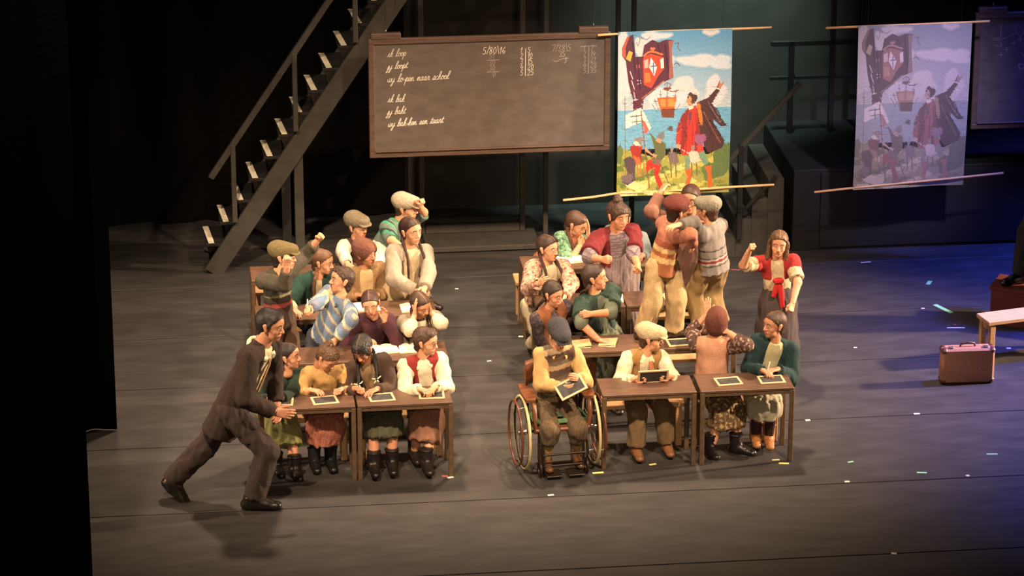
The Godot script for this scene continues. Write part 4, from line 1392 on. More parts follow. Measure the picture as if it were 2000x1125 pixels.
func head_basis(face: Array) -> Basis:
	var y := deg_to_rad(face[0])
	var p := deg_to_rad(face[1])
	var f := V(sin(y) * cos(p), sin(p), cos(y) * cos(p))
	var l := V(cos(y), 0, -sin(y))
	var b := Basis(l, f.cross(l), f)
	return b.rotated(f, deg_to_rad(face[2]))

func person(id: String, label: String, group: String, skin: Color, look: Dictionary) -> Node3D:
	var J: Dictionary = POSE[id].duplicate()
	var base := V(J.P.x, look.get("stand_on", 0.0), J.P.z)
	for k in J.keys():
		if J[k] is Vector3:
			J[k] -= base
	var t := thing("person", label, "person", base, 0.0, group)
	var h: float = J.s
	var fr := {}
	fr.P = J.P
	fr.spine = (J.N - J.P).length()
	fr.u = (J.N - J.P).normalized()
	var l: Vector3 = (J.sl - J.sr)
	l = (l - fr.u * l.dot(fr.u)).normalized()
	fr.l = l
	fr.f = l.cross(fr.u).normalized()
	# the body: one surface of skin from head to feet
	var hb := head_basis(J.face)
	var hx := Transform3D(hb.scaled(Vector3.ONE * float(J.hs)), J.H)
	var bones := torso(J, fr, -0.006)
	bones.pop_back()
	bones.append(bone(J.N - fr.u * 0.03 * h, J.H - hb.y * 0.05 + hb.z * -0.02, 0.040 * h, 0.034 * h))
	for s in ["l", "r"]:
		bones.append(bone(J["s" + s], J["e" + s], 0.034 * h, 0.027 * h))
		bones.append(bone(J["e" + s], J["w" + s], 0.028 * h, 0.0185 * h))
		bones.append(bone(J["h" + s], J["k" + s], 0.050 * h, 0.038 * h))
		bones.append(bone(J["k" + s], J["a" + s], 0.040 * h, 0.025 * h))
		var fy := deg_to_rad(J["f" + s])
		bones.append(bone(J["a" + s], J["a" + s] + V(sin(fy), 0, cos(fy)) * 0.05 * h - V(0, 0.020 * h, 0), 0.023 * h, 0.013 * h))
	var r := field_mesh(bones, 0.0135, 0.02)
	var verts: PackedVector3Array = r[0]
	var idx: PackedInt32Array = r[1]
	var ls := skin.srgb_to_linear()
	var cols := PackedColorArray()
	cols.resize(verts.size())
	cols.fill(ls)
	var hair_c: Color = look.hair[1]
	var pal := [ls, Color(ls.r * 0.78, ls.g * 0.48, ls.b * 0.46), hair_c.srgb_to_linear() * 0.6, rgb(228, 222, 214).srgb_to_linear(), rgb(48, 34, 26).srgb_to_linear(), hair_c.srgb_to_linear()]
	var off := verts.size()
	verts.append_array(hx * (tpl.head[0] as PackedVector3Array))
	for q in tpl.head[2]:
		cols.append(pal[q])
	for i in tpl.head[1]:
		idx.append(i + off)
	for s in ["l", "r"]:
		var hd: Array = look.get("h" + s, ["relaxed"])
		var W: Vector3 = J["w" + s]
		var fd: Vector3 = (W - J["e" + s]).normalized()
		var pn: Vector3 = (J.P + J.N) * 0.5 - W
		if hd.size() > 1 and hd[1] is String:
			fd = (fd * V(1, 0.15, 1)).normalized()
			pn = Vector3.DOWN
		elif hd.size() > 1:
			fd = (hd[1] as Vector3).normalized()
		if hd.size() > 2:
			pn = hd[2]
		pn = (pn - fd * pn.dot(fd)).normalized()
		var sc: float = h / 1.75 * (1.0 if h > 1.6 else 1.06)
		var hxf := Transform3D(Basis(fd.cross(pn), fd, pn).scaled(Vector3.ONE * sc), W)
		off = verts.size()
		var ht: Array = tpl[s + "_" + hd[0]]
		verts.append_array(hxf * (ht[0] as PackedVector3Array))
		for i in ht[1]:
			idx.append(i + off)
		for i in ht[0].size():
			cols.append(ls)
	obj("body", finish(verts, idx, cols), mats.skin, t)
	# hair and hat
	var scalp := Color(0, 0, 0, 0)
	if look.hair.size() > 2:
		scalp = skin.lerp(hair_c, 0.42)
	if look.hair[0] != "":
		obj("hair", tint(look.hair[0], hair_c, scalp), mats.hair, t, hx)
	if look.has("cap"):
		obj("cap" if look.cap[0] != "hood" else "knitted_hood", tint(look.cap[0], look.cap[1]), mats.cloth, t, hx)
	if look.has("braids"):
		for s in look.braids:
			braid(t, J, fr, hx, s, hair_c, look.get("ribbon", Color(0, 0, 0, 0)))
	for g in look.wear:
		if g.t == "socks":
			for s in ["l", "r"]:
				g.side = s
				obj(g.n, garment(J, fr, g), mats.cloth, t)
		else:
			obj(g.n, garment(J, fr, g), mats.cloth, t)
	if look.has("collar"):
		var cp := []
		for i in 17:
			var a := deg_to_rad(30.0 + 300.0 * i / 16.0)
			cp.append(J.N + (J.H - J.N).normalized() * 0.004 * h + fr.f * cos(a) * 0.060 * h + l * sin(a) * 0.060 * h + fr.f * 0.006 - fr.u * (0.012 + 0.012 * cos(a)) * h)
		obj("collar", sweep(cp, [0.0105 * h], 8, 1.5, fr.u), color_mat(look.collar), t)
	if look.has("shoe"):
		for s in ["l", "r"]:
			var fy := deg_to_rad(J["f" + s])
			var A: Vector3 = J["a" + s]
			var sx := Transform3D(Basis(Vector3.UP, fy) * Basis(Vector3.RIGHT, look.get("tip_" + s, 0.0)), A - V(0, 0.045 * h, 0))
			obj(look.shoe[0], tint(look.shoe[0], look.shoe[1]), mats.leather, t, sx.scaled_local(V(1.12, 1.0, 1.06) * (h / 1.35)))
	t.set_meta("joints", 1)
	t.remove_meta("joints")
	frames[id] = [t, J, fr, hx]
	return t

var frames := {}

# braid s: [side (+1 own left), forward 1 / back -1, length]
func braid(t: Node3D, J: Dictionary, fr: Dictionary, hx: Transform3D, s: Array, c: Color, ribbon: Color) -> void:
	var side: float = s[0]
	var p0 := hx * V(side * 0.066, -0.035, -0.035)
	var p1 := hx * V(side * 0.078, -0.075, -0.02 if s[1] > 0 else -0.06)
	var sh: Vector3 = J.N + fr.l * side * 0.055 * J.s + fr.f * (0.070 * J.s + 0.03) * float(s[1]) - V(0, 0.015, 0)
	var p3: Vector3 = sh - V(0, s[2], 0) + fr.f * 0.02 * float(s[1])
	var ctrl := [p0, p1, sh, p3]
	var pts := []
	var rad := []
	var n := 34
	for i in n + 1:
		var q := i / float(n) * 3.0
		var k := mini(int(q), 2)
		pts.append((ctrl[k] as Vector3).cubic_interpolate(ctrl[k + 1], ctrl[maxi(k - 1, 0)], ctrl[mini(k + 2, 3)], q - k))
		var e := i / float(n)
		rad.append((0.0165 - 0.006 * e) * (0.78 + 0.32 * absf(sin(e * PI * 9.0))))
	var m := sweep(pts, rad, 8)
	obj("braid", m, color_mat(c), t)
	if ribbon.a > 0.0:
		var e: Vector3 = pts[n - 3]
		var rb := []
		for a in [[-1, 0.35], [1, 0.35], [-0.5, -0.9], [0.5, -0.9]]:
			var d: Vector3 = fr.l * a[0] + V(0, a[1], 0)
			rb.append([sweep([e, e + d * 0.018 + fr.f * 0.008, e + d * 0.036], [0.004, 0.010, 0.006], 6, 0.5), Transform3D()])
		obj("ribbon", join(rb), color_mat(ribbon), t)

var cmats := {}

func color_mat(c: Color, rough := 0.85) -> StandardMaterial3D:
	var key := [c, rough]
	if not cmats.has(key):
		cmats[key] = std(c, rough)
	return cmats[key]

func build_people() -> void:
	var fair := rgb(206, 152, 120)
	var mid := rgb(190, 136, 104)
	var dk := rgb(44, 30, 25)
	var br := rgb(84, 56, 38)
	var lt := rgb(142, 102, 66)
	var blk := rgb(34, 30, 30)
	var white := rgb(226, 218, 196)
	var desk := ["relaxed", "desk"]
	var L := "pupils of the class beside the stairs"
	var R := "pupils of the class with the wheelchair"
	person("teacher", "person in dark brown suit striding towards the front desks, one leg stretched back", "", mid, {
		hair = ["receding", blk], collar = rgb(232, 224, 190), shoe = ["shoe", rgb(26, 22, 20)], tip_l = 0.7, hr = ["relaxed", V(0.9, -0.1, 0.2), V(0, -0.3, -1)], hl = ["relaxed"],
		wear = [{n = "shirt", t = "top", c = rgb(226, 216, 172), g = 0.004, sl = 0.9}, {n = "trousers", t = "trousers", c = rgb(58, 44, 40), g = 0.012, len = 0.97},
			{n = "jacket", t = "top", c = rgb(60, 44, 36), c2 = rgb(48, 34, 28), pat = "tweed", g = 0.022, lo = -0.42, open = 0.045, open_top = 0.085, sl = 0.97}]})
	# ---- class beside the stairs, front row
	person("green_cardigan_girl", "person in dark green cardigan writing on a slate, nearest the striding adult", L, fair, {
		hair = ["pulled", dk, 1], braids = [[-1, -1, 0.16]], shoe = ["boot", rgb(28, 26, 24)], hr = ["grip", "desk"], hl = desk,
		wear = [{n = "blouse", t = "top", c = rgb(60, 78, 66), g = 0.005, sl = 0.5}, {n = "cardigan", t = "top", c = rgb(34, 58, 44), c2 = rgb(24, 44, 34), pat = "tweed", g = 0.015, open = 0.03, sl = 0.95}, {n = "skirt", t = "skirt", c = rgb(158, 160, 96), len = 0.36}]})
	person("mustard_girl", "person with hair bun in mustard blouse and pink skirt bending over a slate", L, fair, {
		hair = ["bun", rgb(106, 78, 54)], shoe = ["boot", rgb(24, 24, 26)], hr = desk, hl = ["fist", "desk"],
		wear = [{n = "blouse", t = "top", c = rgb(208, 166, 98), g = 0.014, amp = 0.008, loose = 0.004, sl = 0.92}, {n = "skirt", t = "skirt", c = rgb(190, 116, 96), pat = "pin", c2 = rgb(172, 88, 66), len = 0.40}, {n = "sock", t = "socks", c = rgb(30, 30, 34)}]})
	person("ribbon_girl", "person with white hair ribbons in brown cardigan and olive skirt at the front desk", L, mid, {
		hair = ["fringe", blk, 1], braids = [[1, 1, 0.06], [-1, 1, 0.06]], ribbon = rgb(232, 222, 190), shoe = ["boot", rgb(30, 27, 25)], hr = ["fist", "desk"], hl = desk,
		wear = [{n = "blouse", t = "top", c = rgb(156, 128, 88), g = 0.006, sl = 0.6}, {n = "cardigan", t = "top", c = rgb(70, 50, 40), g = 0.017, open = 0.065, sl = 0.96}, {n = "skirt", t = "skirt", c = rgb(78, 80, 58), len = 0.30}]})
	person("red_vest_pupil", "person with glasses in white shirt and red waistcoat, hands folded at desk end", L, fair, {
		hair = ["short", rgb(80, 56, 42)], collar = rgb(236, 228, 200), shoe = ["boot", rgb(36, 32, 30)], hr = ["grip", "desk"], hl = ["grip", "desk"],
		wear = [{n = "shirt", t = "top", c = rgb(232, 224, 192), g = 0.013, loose = 0.006, amp = 0.008, sl = 0.97}, {n = "waistcoat", t = "vest", c = rgb(150, 40, 36), pat = "bands", bands = [[-1, 0.42, rgb(196, 150, 92)], [0.42, 0.62, rgb(122, 34, 36)]], g = 0.022, open = 0.060, lo = 0.08}, {n = "skirt", t = "skirt", c = rgb(160, 112, 88), len = 0.46}]})
	# second row
	person("blue_sweater_boy", "person in blue sweater with cream stripes turning away from the front", L, fair, {
		hair = ["short", rgb(70, 50, 39)], collar = rgb(70, 74, 84), shoe = ["shoe", rgb(40, 32, 28)], hl = ["relaxed"], hr = ["grip"],
		wear = [{n = "collar_shirt", t = "vest", c = rgb(44, 50, 66), g = 0.006}, {n = "sweater", t = "top", c = rgb(104, 136, 172), c2 = rgb(122, 132, 160), c3 = rgb(196, 192, 158), pat = "diag", lean = 0.55, period = 0.25, g = 0.018, cell = 0.0095, sl = 0.97}, {n = "trousers", t = "trousers", c = rgb(44, 46, 60)}]})
	person("plum_sweater_girl", "person in dark plum sweater smiling with one hand raised by the cheek", L, fair, {
		hair = ["pulled", rgb(67, 44, 36), 1], shoe = ["boot", rgb(30, 28, 28)], hl = ["cup", V(0.1, 1, 0), V(-0.5, 0, 0.8)], hr = desk,
		wear = [{n = "sweater", t = "top", c = rgb(72, 34, 46), g = 0.016, sl = 0.97}, {n = "skirt", t = "skirt", c = rgb(60, 44, 50), len = 0.4}]})
	person("ears_girl", "person in grey cardigan and cream blouse covering both ears with the hands", L, fair, {
		hair = ["pulled", rgb(72, 50, 37), 1], braids = [[1, 1, 0.2], [-1, 1, 0.2]], shoe = ["boot", rgb(30, 28, 28)], hr = ["flat", V(0.1, 1, -0.15), V(1, 0, -0.1)], hl = ["flat", V(-0.25, 1, 0), V(-1, 0, 0.1)],
		wear = [{n = "blouse", t = "top", c = rgb(222, 212, 178), g = 0.012, loose = 0.005, sl = 0.8}, {n = "cardigan", t = "top", c = rgb(142, 136, 116), g = 0.020, open = 0.07, sl = 0.36}, {n = "pinafore", t = "vest", c = rgb(84, 54, 62), pat = "pin", c2 = rgb(170, 150, 150), g = 0.015, lo = 0.0, open = 0.03}, {n = "skirt", t = "skirt", c = rgb(84, 54, 62), len = 0.4}]})
	person("fist_boy", "person in olive cap and dark sweater with red band raising a fist", L, fair, {
		hair = ["under_cap", dk], cap = ["flat_cap", rgb(112, 100, 66)], shoe = ["boot", rgb(40, 32, 28)], hl = ["fist"], hr = ["fist"],
		wear = [{n = "sweater", t = "top", c = rgb(70, 66, 52), pat = "bands", bands = [[-1, 0.30, rgb(62, 46, 38)], [0.30, 0.36, rgb(64, 34, 34)], [0.36, 0.44, rgb(160, 66, 62)], [0.44, 0.48, rgb(64, 34, 34)], [0.48, 0.58, rgb(62, 56, 42)], [0.58, 0.62, rgb(132, 126, 94)]], g = 0.018, cell = 0.0095, sl = 0.86, lo = -0.12}, {n = "trousers", t = "trousers", c = rgb(86, 62, 46), g = 0.018}]})
	# third row
	person("dark_green_girl", "person with light hair in bottle green cardigan and cream cuffs, third row", L, fair, {
		hair = ["pulled", rgb(112, 80, 56), 1], braids = [[-1, 1, 0.12]], ribbon = rgb(228, 218, 180), shoe = ["boot", rgb(30, 28, 28)], hr = desk, hl = desk,
		wear = [{n = "blouse", t = "top", c = rgb(222, 208, 164), g = 0.010, loose = 0.005, sl = 0.8}, {n = "cardigan", t = "top", c = rgb(28, 66, 56), g = 0.018, open = 0.03, sl = 0.45}, {n = "skirt", t = "skirt", c = rgb(40, 60, 52), len = 0.4}]})
	person("brown_hood_pupil", "person in brown knitted hood and tan jacket smiling in the third row", L, mid, {
		hair = ["", br], cap = ["hood", rgb(122, 80, 66)], shoe = ["boot", rgb(40, 32, 28)], hr = desk, hl = desk,
		wear = [{n = "blouse", t = "top", c = rgb(208, 180, 128), g = 0.006, sl = 0.5}, {n = "jacket", t = "top", c = rgb(160, 126, 82), c2 = rgb(142, 110, 70), pat = "tweed", g = 0.020, open = 0.045, open_top = 0.07, loose = 0.002, sl = 0.95}, {n = "trousers", t = "trousers", c = rgb(90, 70, 50)}]})
	person("cream_pinafore_girl", "person with two long braids in cream pinafore and pale grey cardigan, hands joined", L, fair, {
		hair = ["pulled", rgb(58, 37, 31), 1], braids = [[1, 1, 0.20], [-1, 1, 0.20]], shoe = ["boot", rgb(40, 34, 30)], hr = ["grip"], hl = ["grip"],
		wear = [{n = "pinafore_bib", t = "vest", c = rgb(224, 200, 158), g = 0.014, lo = -0.05}, {n = "cardigan", t = "top", c = rgb(160, 148, 130), g = 0.021, open = 0.095, open_top = 0.075, sl = 0.96}, {n = "pinafore_skirt", t = "skirt", stand = true, c = rgb(220, 196, 154), len = 0.62}]})
	# rear row
	person("white_shirt_boy", "person in grey cap, white shirt and dark waistcoat behind the brown hood", L, fair, {
		hair = ["under_cap", dk], cap = ["flat_cap", rgb(122, 112, 92)], collar = rgb(232, 226, 200), shoe = ["shoe", rgb(40, 34, 30)], hr = ["fist"], hl = ["fist"],
		wear = [{n = "shirt", t = "top", c = white, g = 0.013, loose = 0.006, amp = 0.008, sl = 0.95}, {n = "waistcoat", t = "vest", c = rgb(66, 42, 36), g = 0.022, open = 0.05, lo = 0.0}, {n = "trousers", t = "trousers", c = rgb(70, 60, 50)}]})
	person("brow_hand_boy", "person in pale grey cap and green striped top shading the eyes with one hand", L, fair, {
		hair = ["under_cap", br], cap = ["flat_cap", rgb(176, 164, 142)], shoe = ["shoe", rgb(50, 40, 34)], hl = ["fist", V(0.5, 0.4, 0.5), V(-0.1, -1, 0)], hr = ["fist"],
		wear = [{n = "sweater", t = "top", c = rgb(96, 116, 108), c2 = rgb(60, 150, 112), c3 = rgb(34, 56, 54), pat = "diag", lean = 1.6, period = 0.55, g = 0.018, cell = 0.0095, sl = 0.5}, {n = "trousers", t = "trousers", c = rgb(148, 130, 116)}]})
	# ---- class with the wheelchair
	person("wheelchair_boy", "person in dark cap and brown striped slipover seated in the wheelchair with a slate", R, fair, {
		hair = ["under_cap", br], cap = ["flat_cap", rgb(62, 62, 68)], collar = rgb(206, 166, 102), shoe = ["boot", rgb(92, 64, 42)], hr = ["grip"], hl = ["grip"],
		wear = [{n = "shirt", t = "top", c = rgb(206, 166, 102), g = 0.014, loose = 0.006, amp = 0.008, sl = 0.96}, {n = "slipover", t = "vest", c = rgb(84, 60, 46), c2 = rgb(174, 148, 108), c3 = rgb(104, 88, 70), pat = "diag", lean = -0.25, period = 0.30, g = 0.024, cell = 0.009, lo = 0.02}, {n = "knickerbockers", t = "trousers", c = rgb(112, 92, 66), c2 = rgb(92, 74, 54), pat = "pin", g = 0.018, len = 0.26, knicker = true, amp = 0.008}, {n = "sock", t = "socks", c = rgb(186, 150, 92), from = 0.4}]})
	person("cream_cap_boy", "person in cream flat cap, white shirt and tan waistcoat holding a slate at front desk", R, fair, {
		hair = ["under_cap", br], cap = ["flat_cap", rgb(194, 180, 144)], collar = rgb(232, 222, 186), shoe = ["boot", rgb(126, 88, 60)], hr = ["grip", V(0.9, 0.2, 0.2), V(0.2, 0.2, 1)], hl = ["grip", V(-0.9, 0.2, 0.2), V(-0.2, 0.2, 1)],
		wear = [{n = "shirt", t = "top", c = rgb(232, 222, 186), g = 0.013, loose = 0.006, amp = 0.008, sl = 0.96}, {n = "waistcoat", t = "vest", c = rgb(164, 122, 66), g = 0.023, open = 0.06, lo = 0.05}, {n = "trousers", t = "trousers", c = rgb(118, 94, 62), g = 0.02, len = 0.92, amp = 0.009}]})
	person("pink_jumper_girl", "person in russet hat and pink slipover turned away, patterned sleeves and skirt", R, fair, {
		hair = ["pulled", rgb(87, 46, 31)], cap = ["round_hat", rgb(102, 58, 44)], shoe = ["boot", rgb(24, 22, 24)], hl = ["flat", V(0, 1, -0.1), V(0, 0, -1)], hr = ["relaxed"],
		wear = [{n = "blouse", t = "top", c = rgb(92, 66, 58), c2 = rgb(196, 160, 140), c3 = rgb(60, 44, 44), pat = "floral", g = 0.012, loose = 0.006, cell = 0.0095, sl = 0.78}, {n = "slipover", t = "vest", c = rgb(204, 148, 116), g = 0.024, lo = -0.05}, {n = "skirt", t = "skirt", c = rgb(106, 84, 54), c2 = rgb(196, 162, 108), c3 = rgb(60, 44, 36), pat = "floral", cell = 0.0095, len = 0.48}]})
	person("teal_cardigan_girl", "person in dark teal cardigan and cream top at the last front desk", R, mid, {
		hair = ["pulled", rgb(74, 52, 37), 1], shoe = ["boot", rgb(164, 112, 66)], hr = ["grip", "desk"], hl = desk,
		wear = [{n = "blouse", t = "top", c = rgb(206, 200, 150), g = 0.008, sl = 0.5}, {n = "cardigan", t = "top", c = rgb(26, 62, 64), c2 = rgb(20, 48, 52), pat = "tweed", g = 0.018, open = 0.055, open_top = 0.07, loose = 0.002, sl = 0.97}, {n = "skirt", t = "skirt", c = rgb(196, 188, 160), len = 0.22}, {n = "stocking", t = "socks", c = rgb(58, 34, 32), from = 0.05}]})
	person("dark_braid_girl", "person with centre parting in russet pinafore and dark sleeves, hands clasped, second row", R, mid, {
		hair = ["pulled", dk, 1], braids = [[-1, -1, 0.12]], shoe = ["boot", rgb(34, 30, 28)], hr = ["fist", "desk"], hl = ["fist", "desk"],
		wear = [{n = "blouse", t = "top", c = rgb(62, 50, 58), c2 = rgb(96, 82, 84), c3 = rgb(40, 34, 42), pat = "floral", sc = 34.0, g = 0.013, loose = 0.003, sl = 0.96}, {n = "pinafore_bib", t = "vest", c = rgb(134, 78, 42), g = 0.020, lo = 0.0, open = 0.035}, {n = "pinafore_skirt", t = "skirt", c = rgb(150, 86, 46), len = 0.45}]})
	person("green_shawl_girl", "person in dark green shawl leaning a bare forearm on the second row desk", R, mid, {
		hair = ["pulled", rgb(62, 43, 33)], braids = [[-1, -1, 0.14]], ribbon = rgb(206, 176, 160), shoe = ["boot", rgb(34, 30, 28)], hr = ["flat", "desk"], hl = ["fist"],
		wear = [{n = "dress_top", t = "top", c = rgb(92, 102, 84), g = 0.010, sl = 0.56, loose = 0.003}, {n = "shawl", t = "top", c = rgb(38, 66, 56), c2 = rgb(26, 50, 42), pat = "tweed", g = 0.026, open = 0.05, sl = 0.34, loose = 0.008, amp = 0.009}, {n = "skirt", t = "skirt", c = rgb(100, 108, 88), len = 0.5, amp = 0.02}]})
	person("floral_jacket_girl", "person with two braids in flowered jacket, cream shirt and cream trousers", R, fair, {
		hair = ["pulled", rgb(57, 38, 31), 1], braids = [[1, 1, 0.16], [-1, 1, 0.16]], shoe = ["boot", rgb(36, 32, 32)], hr = ["relaxed"], hl = ["fist"],
		wear = [{n = "shirt", t = "top", c = rgb(214, 204, 168), g = 0.010, sl = 0.6}, {n = "jacket", t = "top", c = rgb(186, 150, 128), c2 = rgb(140, 66, 56), c3 = rgb(222, 208, 180), pat = "floral", g = 0.021, open = 0.085, cell = 0.0095, sl = 0.95, loose = 0.002}, {n = "trousers", t = "trousers", c = rgb(208, 198, 164), g = 0.014, len = 0.92}]})
	person("red_shawl_girl", "person with hair knot in burgundy shawl over grey striped dress, fists forward", R, mid, {
		hair = ["top_bun", rgb(70, 46, 37)], shoe = ["boot", rgb(36, 32, 32)], hr = ["fist"], hl = ["fist"],
		wear = [{n = "dress_top", t = "top", c = rgb(128, 112, 118), c2 = rgb(98, 84, 92), c3 = rgb(150, 134, 138), pat = "hoops", period = 0.07, g = 0.012, cell = 0.0085, sl = 0.72}, {n = "shawl", t = "top", c = rgb(122, 24, 32), c2 = rgb(96, 18, 26), pat = "tweed", g = 0.026, open = 0.085, lo = -0.35, sl = 0.40, loose = 0.008, amp = 0.009}, {n = "dress_skirt", t = "skirt", stand = true, c = rgb(128, 112, 112), pat = "pin", c2 = rgb(104, 90, 94), len = 0.7}]})
	person("raised_arm_pupil", "person in dusty brown sweater behind the embracing pair, reaching up to the poster", R, mid, {
		hair = ["pulled", rgb(68, 44, 36)], shoe = ["boot", rgb(36, 32, 32)], hr = ["relaxed"], hl = ["relaxed"],
		wear = [{n = "sweater", t = "top", c = rgb(142, 96, 78), g = 0.014, sl = 0.9}, {n = "skirt", t = "skirt", stand = true, c = rgb(84, 54, 40), len = 0.7}]})
	person("green_print_girl", "person in green leaf-print blouse hiding the face behind one hand", R, fair, {
		hair = ["pulled", rgb(87, 60, 45)], braids = [[-1, 1, 0.10]], shoe = ["boot", rgb(36, 32, 32)], hr = ["fist"], hl = ["flat", V(0, 1, 0.1), V(-1, 0, 0.2)],
		wear = [{n = "blouse", t = "top", c = rgb(104, 156, 118), c2 = rgb(56, 104, 76), c3 = rgb(176, 206, 170), pat = "floral", g = 0.018, loose = 0.005, cell = 0.0095, sl = 0.66}, {n = "pinafore_bib", t = "vest", c = rgb(156, 92, 52), g = 0.022, lo = 0.0, open = 0.02}, {n = "skirt", t = "skirt", c = rgb(150, 88, 50), len = 0.4}]})
	person("grey_blouse_pupil", "person in grey-blue blouse with dark collar half hidden behind the burgundy shawl", R, mid, {
		hair = ["short", dk], shoe = ["boot", rgb(36, 32, 32)], hr = desk, hl = desk,
		wear = [{n = "blouse", t = "top", c = rgb(128, 140, 146), g = 0.016, loose = 0.004, sl = 0.9}, {n = "collar", t = "vest", c = rgb(52, 36, 44), g = 0.021, lo = 0.78}, {n = "skirt", t = "skirt", c = rgb(70, 78, 92), len = 0.4}]})
	person("striped_sweater_boy", "person in maroon beret and brown striped sweater standing on a desk, hugging another", R, fair, {
		stand_on = 0.64, hair = ["under_cap", dk], cap = ["beret", rgb(98, 44, 38)], shoe = ["shoe", rgb(58, 44, 34)], hr = ["relaxed"], hl = ["relaxed"],
		wear = [{n = "sweater", t = "top", c = rgb(172, 104, 74), pat = "bands", bands = [[-1, 0.16, rgb(156, 92, 54)], [0.16, 0.30, rgb(214, 176, 112)], [0.30, 0.42, rgb(164, 94, 54)], [0.42, 0.54, rgb(216, 180, 118)], [0.54, 0.70, rgb(160, 80, 56)], [0.70, 1.3, rgb(186, 116, 92)]], g = 0.018, hem = 0.02, cell = 0.0095, sl = 0.95, lo = -0.18}, {n = "trousers", t = "trousers", c = rgb(184, 156, 108), g = 0.027, len = 0.95, amp = 0.008}]})
	person("grey_vest_boy", "person in grey cap and grey slipover with red band standing on a desk", R, fair, {
		stand_on = 0.64, hair = ["under_cap", br], cap = ["flat_cap", rgb(146, 140, 124)], shoe = ["shoe", rgb(88, 60, 42)], hr = ["relaxed"], hl = ["relaxed"],
		wear = [{n = "shirt", t = "top", c = rgb(96, 90, 84), g = 0.013, loose = 0.004, sl = 0.92}, {n = "slipover", t = "vest", c = rgb(142, 136, 132), pat = "bands", bands = [[0.10, 0.13, rgb(62, 54, 60)], [0.16, 0.19, rgb(200, 190, 180)], [0.19, 0.26, rgb(140, 46, 50)], [0.26, 0.29, rgb(200, 190, 180)], [0.31, 0.33, rgb(62, 54, 60)], [0.50, 0.53, rgb(62, 54, 60)]], g = 0.024, hem = 0.018, cell = 0.0085, lo = -0.14}, {n = "trousers", t = "trousers", c = rgb(146, 120, 74), g = 0.026, len = 0.90, amp = 0.008}]})
	person("red_scarf_girl", "person in red shawl knotted over cream blouse flexing an arm on the open floor", R, fair, {
		hair = ["long", rgb(106, 78, 54), 1], shoe = ["boot", rgb(40, 36, 34)], hr = ["fist"], hl = ["fist"],
		wear = [{n = "blouse", t = "top", c = rgb(222, 210, 172), c2 = rgb(186, 164, 118), pat = "tweed", g = 0.012, sl = 0.42, loose = 0.005}, {n = "shawl", t = "top", c = rgb(172, 36, 36), g = 0.021, lo = 0.62, sl = 0.22, open = 0.045, open_top = 0.06}, {n = "skirt", t = "skirt", stand = true, c = rgb(74, 62, 60), len = 0.66, amp = 0.008}]})
	person("platform_person", "person in black trousers standing on the red box, mostly out of view", "", mid, {
		stand_on = 0.36, hair = ["short", dk], shoe = ["shoe", rgb(20, 20, 22)], hr = ["relaxed"], hl = ["relaxed"],
		wear = [{n = "jacket", t = "top", c = rgb(34, 34, 40), g = 0.018}, {n = "trousers", t = "trousers", c = rgb(28, 28, 34), g = 0.016}]})
	# details that hang on single figures
	var fr: Array = frames.red_vest_pupil
	var gl := []
	var hx: Transform3D = fr[3]
	for s in [-1, 1]:
		gl.append([ring_mesh(0.019, 0.0022, 20, 6), hx * Transform3D(Basis(Vector3.UP, PI / 2), V(s * 0.031, 0.002, 0.096))])
		gl.append([sweep([V(s * 0.050, 0.004, 0.094), V(s * 0.082, 0.008, 0.02)], [0.002], 6), hx])
	gl.append([sweep([V(-0.012, 0.004, 0.099), V(0.012, 0.004, 0.099)], [0.002], 6), hx])
	obj("glasses", join(gl), color_mat(rgb(34, 24, 20), 0.4), fr[0])
	fr = frames.red_scarf_girl
	var F: Dictionary = fr[2]
	var kn: Vector3 = fr[1].P + F.u * F.spine * 0.66 + F.f * 0.135
	obj("scarf_knot", field([bone(kn - F.l * 0.02, kn + F.l * 0.02, 0.026, 0.026)], 0.008, 0.02, 0.006, V(40, 40, 40)), color_mat(rgb(184, 32, 32)), fr[0])
	for s in [-1.0, 1.0]:
		obj("scarf_tail", sweep([kn, kn + F.l * 0.022 * s - V(0, 0.08, 0) + F.f * 0.008, kn + F.l * 0.04 * s - V(0, 0.19 + 0.05 * s, 0) + F.f * 0.004], [0.018, 0.026, 0.020], 8, 0.35, F.f), color_mat(rgb(178, 32, 34)), fr[0])
	fr = frames.teacher
	F = fr[2]
	var n0: Vector3 = fr[1].N + F.f * 0.105 - F.u * 0.035
	obj("necktie", sweep([n0, n0 - F.u * 0.05 + F.f * 0.018, n0 - F.u * 0.30 + F.f * 0.03], [0.016, 0.018, 0.030], 8, 0.3, F.f), color_mat(rgb(150, 118, 82)), fr[0])
	fr = frames.cream_cap_boy
	F = fr[2]
	n0 = fr[1].N + F.f * 0.085 + F.l * 0.03 - F.u * 0.01
	obj("neck_scarf", sweep([n0, n0 - F.u * 0.06 + F.f * 0.03, n0 - F.u * 0.16 + F.f * 0.035, n0 - F.u * 0.22 + F.f * 0.03], [0.018, 0.022, 0.022, 0.018], 8, 0.5, F.f), color_mat(rgb(168, 112, 74)), fr[0])

# ------------------------------------------------------------------ slates, books and chalk
func slate(label: String, xf: Transform3D, w := 0.205, d := 0.165) -> Node3D:
	var s := thing("writing_slate", label, "slate", xf.origin, 0.0, "writing slates")
	s.transform = xf
	obj("slate_panel", bx(V(w - 0.02, 0.006, d - 0.02), 0.001), mats.slate, s, at(V(0, 0.006, 0)))
	for k in [-1, 1]:
		obj("frame_strip", bx(V(w, 0.012, 0.018), 0.003), mats.pale_frame, s, at(V(0, 0.006, k * (d - 0.018) * 0.5)))
		obj("frame_strip", bx(V(0.018, 0.012, d - 0.036), 0.003), mats.pale_frame, s, at(V(k * (w - 0.018) * 0.5, 0.006, 0)))
	return s

